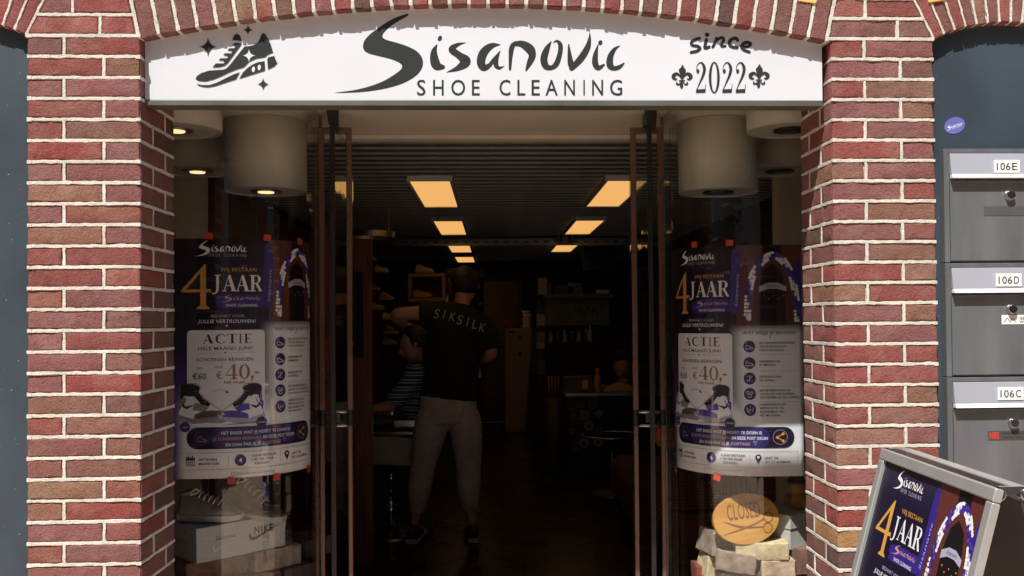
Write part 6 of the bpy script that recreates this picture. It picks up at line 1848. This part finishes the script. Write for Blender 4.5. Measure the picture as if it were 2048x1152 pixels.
limb(bd2, [(q2(716, 985, -.1), .045, .04), (q2(705, 1000, -.1), .04, .035), (q2(680, 1008, -.1), .035, .025)], side=V((0, 1, 0)))
limb(bd2, [(q2(716, 985, .1), .045, .04), (q2(705, 1000, .1), .04, .035), (q2(680, 1008, .1), .035, .025)], side=V((0, 1, 0)))
fuse(bd2, 'body', SKIN, cl, .009, 3)
def mat_stripes():
    m = bpy.data.materials.new('blue_striped_cotton'); m.use_nodes = True
    nt = m.node_tree; b = nt.nodes['Principled BSDF']; b.inputs['Roughness'].default_value = .85
    tc = nt.nodes.new('ShaderNodeTexCoord'); w = nt.nodes.new('ShaderNodeTexWave'); w.bands_direction = 'Z'; w.inputs['Scale'].default_value = 6.5; w.inputs['Distortion'].default_value = .7
    w.inputs['Detail Scale'].default_value = .6
    r = nt.nodes.new('ShaderNodeValToRGB'); r.color_ramp.interpolation = 'CONSTANT'
    r.color_ramp.elements[0].color = rgb(40, 62, 90, .9); r.color_ramp.elements[1].position = .42; r.color_ramp.elements[1].color = rgb(180, 196, 206, .9)
    e = r.color_ramp.elements.new(.75); e.color = rgb(70, 108, 128, .9)
    nt.links.new(tc.outputs['Object'], w.inputs['Vector']); nt.links.new(w.outputs['Fac'], r.inputs[0]); nt.links.new(r.outputs[0], b.inputs['Base Color']); return m
st_ = MB()
limb(st_, [(q2(848, 722), .085, .09), (q2(846, 745), .135, .20), (q2(842, 790), .145, .19), (q2(840, 840), .155, .18)], n=24)
limb(st_, [(q2(844, 738, -.15), .075), (q2(818, 772, -.2), .068), (q2(792, 800, -.2), .066)], side=V((0, 1, 0)))
fuse(st_, 'striped_shirt', mat_stripes(), cl, .010, 3)
jn = MB()
for s in (-.09, .09):
    limb(jn, [(q2(842, 855, s), .10), (q2(770, 857, s), .088), (q2(728, 866, s*1.1), .072), (q2(720, 900, s*1.1), .068), (q2(713, 970, s*1.1), .060)], side=V((0, 1, 0)))
fuse(jn, 'jeans', mat('dark_denim', rgb(34, 42, 60, .9), .85), cl, .012, 3)
hr = MB(); c_ = q2(833, 683)
rings = []
for z_, r_ in ((-.35, .80), (0, .84), (.45, .80), (.8, .60), (1.02, .3), (1.1, .08)):
    rings.append([c_ + V((-.25, 0, 1)).normalized()*z_*.112 + V((math.cos(a)*r_*.112+.012, math.sin(a)*r_*.112, 0)) for a in [2*math.pi*k/20 for k in range(20)]])
hr.loft(rings); fuse(hr, 'hair', HAIR, cl, .009, 2)

# man sitting behind the counter
YM = 7.2
mn = thing('person', 'man in dark clothes sitting behind the counter, forearm resting on it', 'person', (P3(1246, 800, YM).x, YM, 0))
ox3 = mn.location.copy()
def q3(px, py, dy=0): return P3(px, py, YM)+V((0, dy, 0))-ox3
b3 = MB()
head(b3, q3(1245, 735), .115, V((-.15, -1, -.25)), V((0, -.2, 1)))
limb(b3, [(q3(1246, 755), .05), (q3(1248, 768), .06)])
limb(b3, [(q3(1248, 765), .10, .08), (q3(1249, 785), .20, .11), (q3(1250, 815), .19, .12), (q3(1250, 860), .17, .12), (V((0, .05, .46)), .17, .14)])
limb(b3, [(q3(1220, 785), .055), (q3(1212, 800, -.1), .05), (q3(1214, 778, -.30), .045), (q3(1200, 772, -.40), .042), (q3(1185, 766, -.48), .028)], side=V((0, 0, 1)))
hand(b3, q3(1185, 766, -.48), V((-1, -.3, .1)), V((0, 0, -1)), .6)
limb(b3, [(q3(1282, 785), .055), (q3(1290, 800, -.1), .05), (q3(1284, 780, -.30), .045), (q3(1262, 774, -.42), .028)], side=V((0, 0, 1)))
hand(b3, q3(1262, 774, -.42), V((-1, -.2, 0)), V((0, 0, -1)), .7)
for s in (-.1, .1): limb(b3, [(V((s, .05, .50)), .09), (V((s, -.28, .52)), .075), (V((s, -.32, .30)), .06), (V((s, -.32, .06)), .045), (V((s, -.42, .03)), .035)], side=V((1, 0, 0)))
fuse(b3, 'body', SKIN, mn, .0095, 3)
s3 = MB()
limb(s3, [(q3(1248, 763), .11, .09), (q3(1249, 785), .225, .13), (q3(1250, 815), .215, .14), (q3(1250, 860), .19, .14), (V((0, .05, .46)), .19, .16)], n=24)
limb(s3, [(q3(1222, 784), .08), (q3(1214, 798, -.08), .07)], side=V((0, 0, 1))); limb(s3, [(q3(1280, 784), .08), (q3(1288, 798, -.08), .07)], side=V((0, 0, 1)))
fuse(s3, 'sweater', TEE, mn, .011, 3)
h3 = MB(); c_ = q3(1246, 724, .012); rings = []
for z_, r_, o_ in ((-.3, .74, .03), (.1, .84, .02), (.45, .92, .0), (.8, .76, -.004), (1.05, .42, 0), (1.16, .1, 0)):
    rings.append([c_ + V((math.cos(a)*r_*.115, math.sin(a)*r_*.118+o_, z_*.115)) for a in [2*math.pi*k/20 for k in range(20)]])
h3.loft(rings); fuse(h3, 'hair', HAIR, mn, .009, 2)
m = MB(); m.box(-.22, .22, -.16, .26, .40, .445)
t = thing('stool', 'dark stool under the man behind the counter', 'stool', (mn.location.x, YM+.02, 0))
m = MB(); m.lathe((0, 0, 0), [(.19, .37), (.2, .38), (.2, .415), (.18, .42)], 28); m.build('seat', BLACK, t, smooth=False)
for a in (.8, 2.4, 3.9, 5.5):
    m = MB(); m.tube([(.1*math.cos(a), .1*math.sin(a), .37), (.19*math.cos(a), .19*math.sin(a), .002)], .012, 8); m.build('leg', STEEL, t, smooth=True)
# dark screen on the right wall above the counter
slab(1165, 1232, 489, 542, 8.3, .05, BLACK, 'wall_screen', 'switched-off black screen high on the wall above the rack', 'screen')
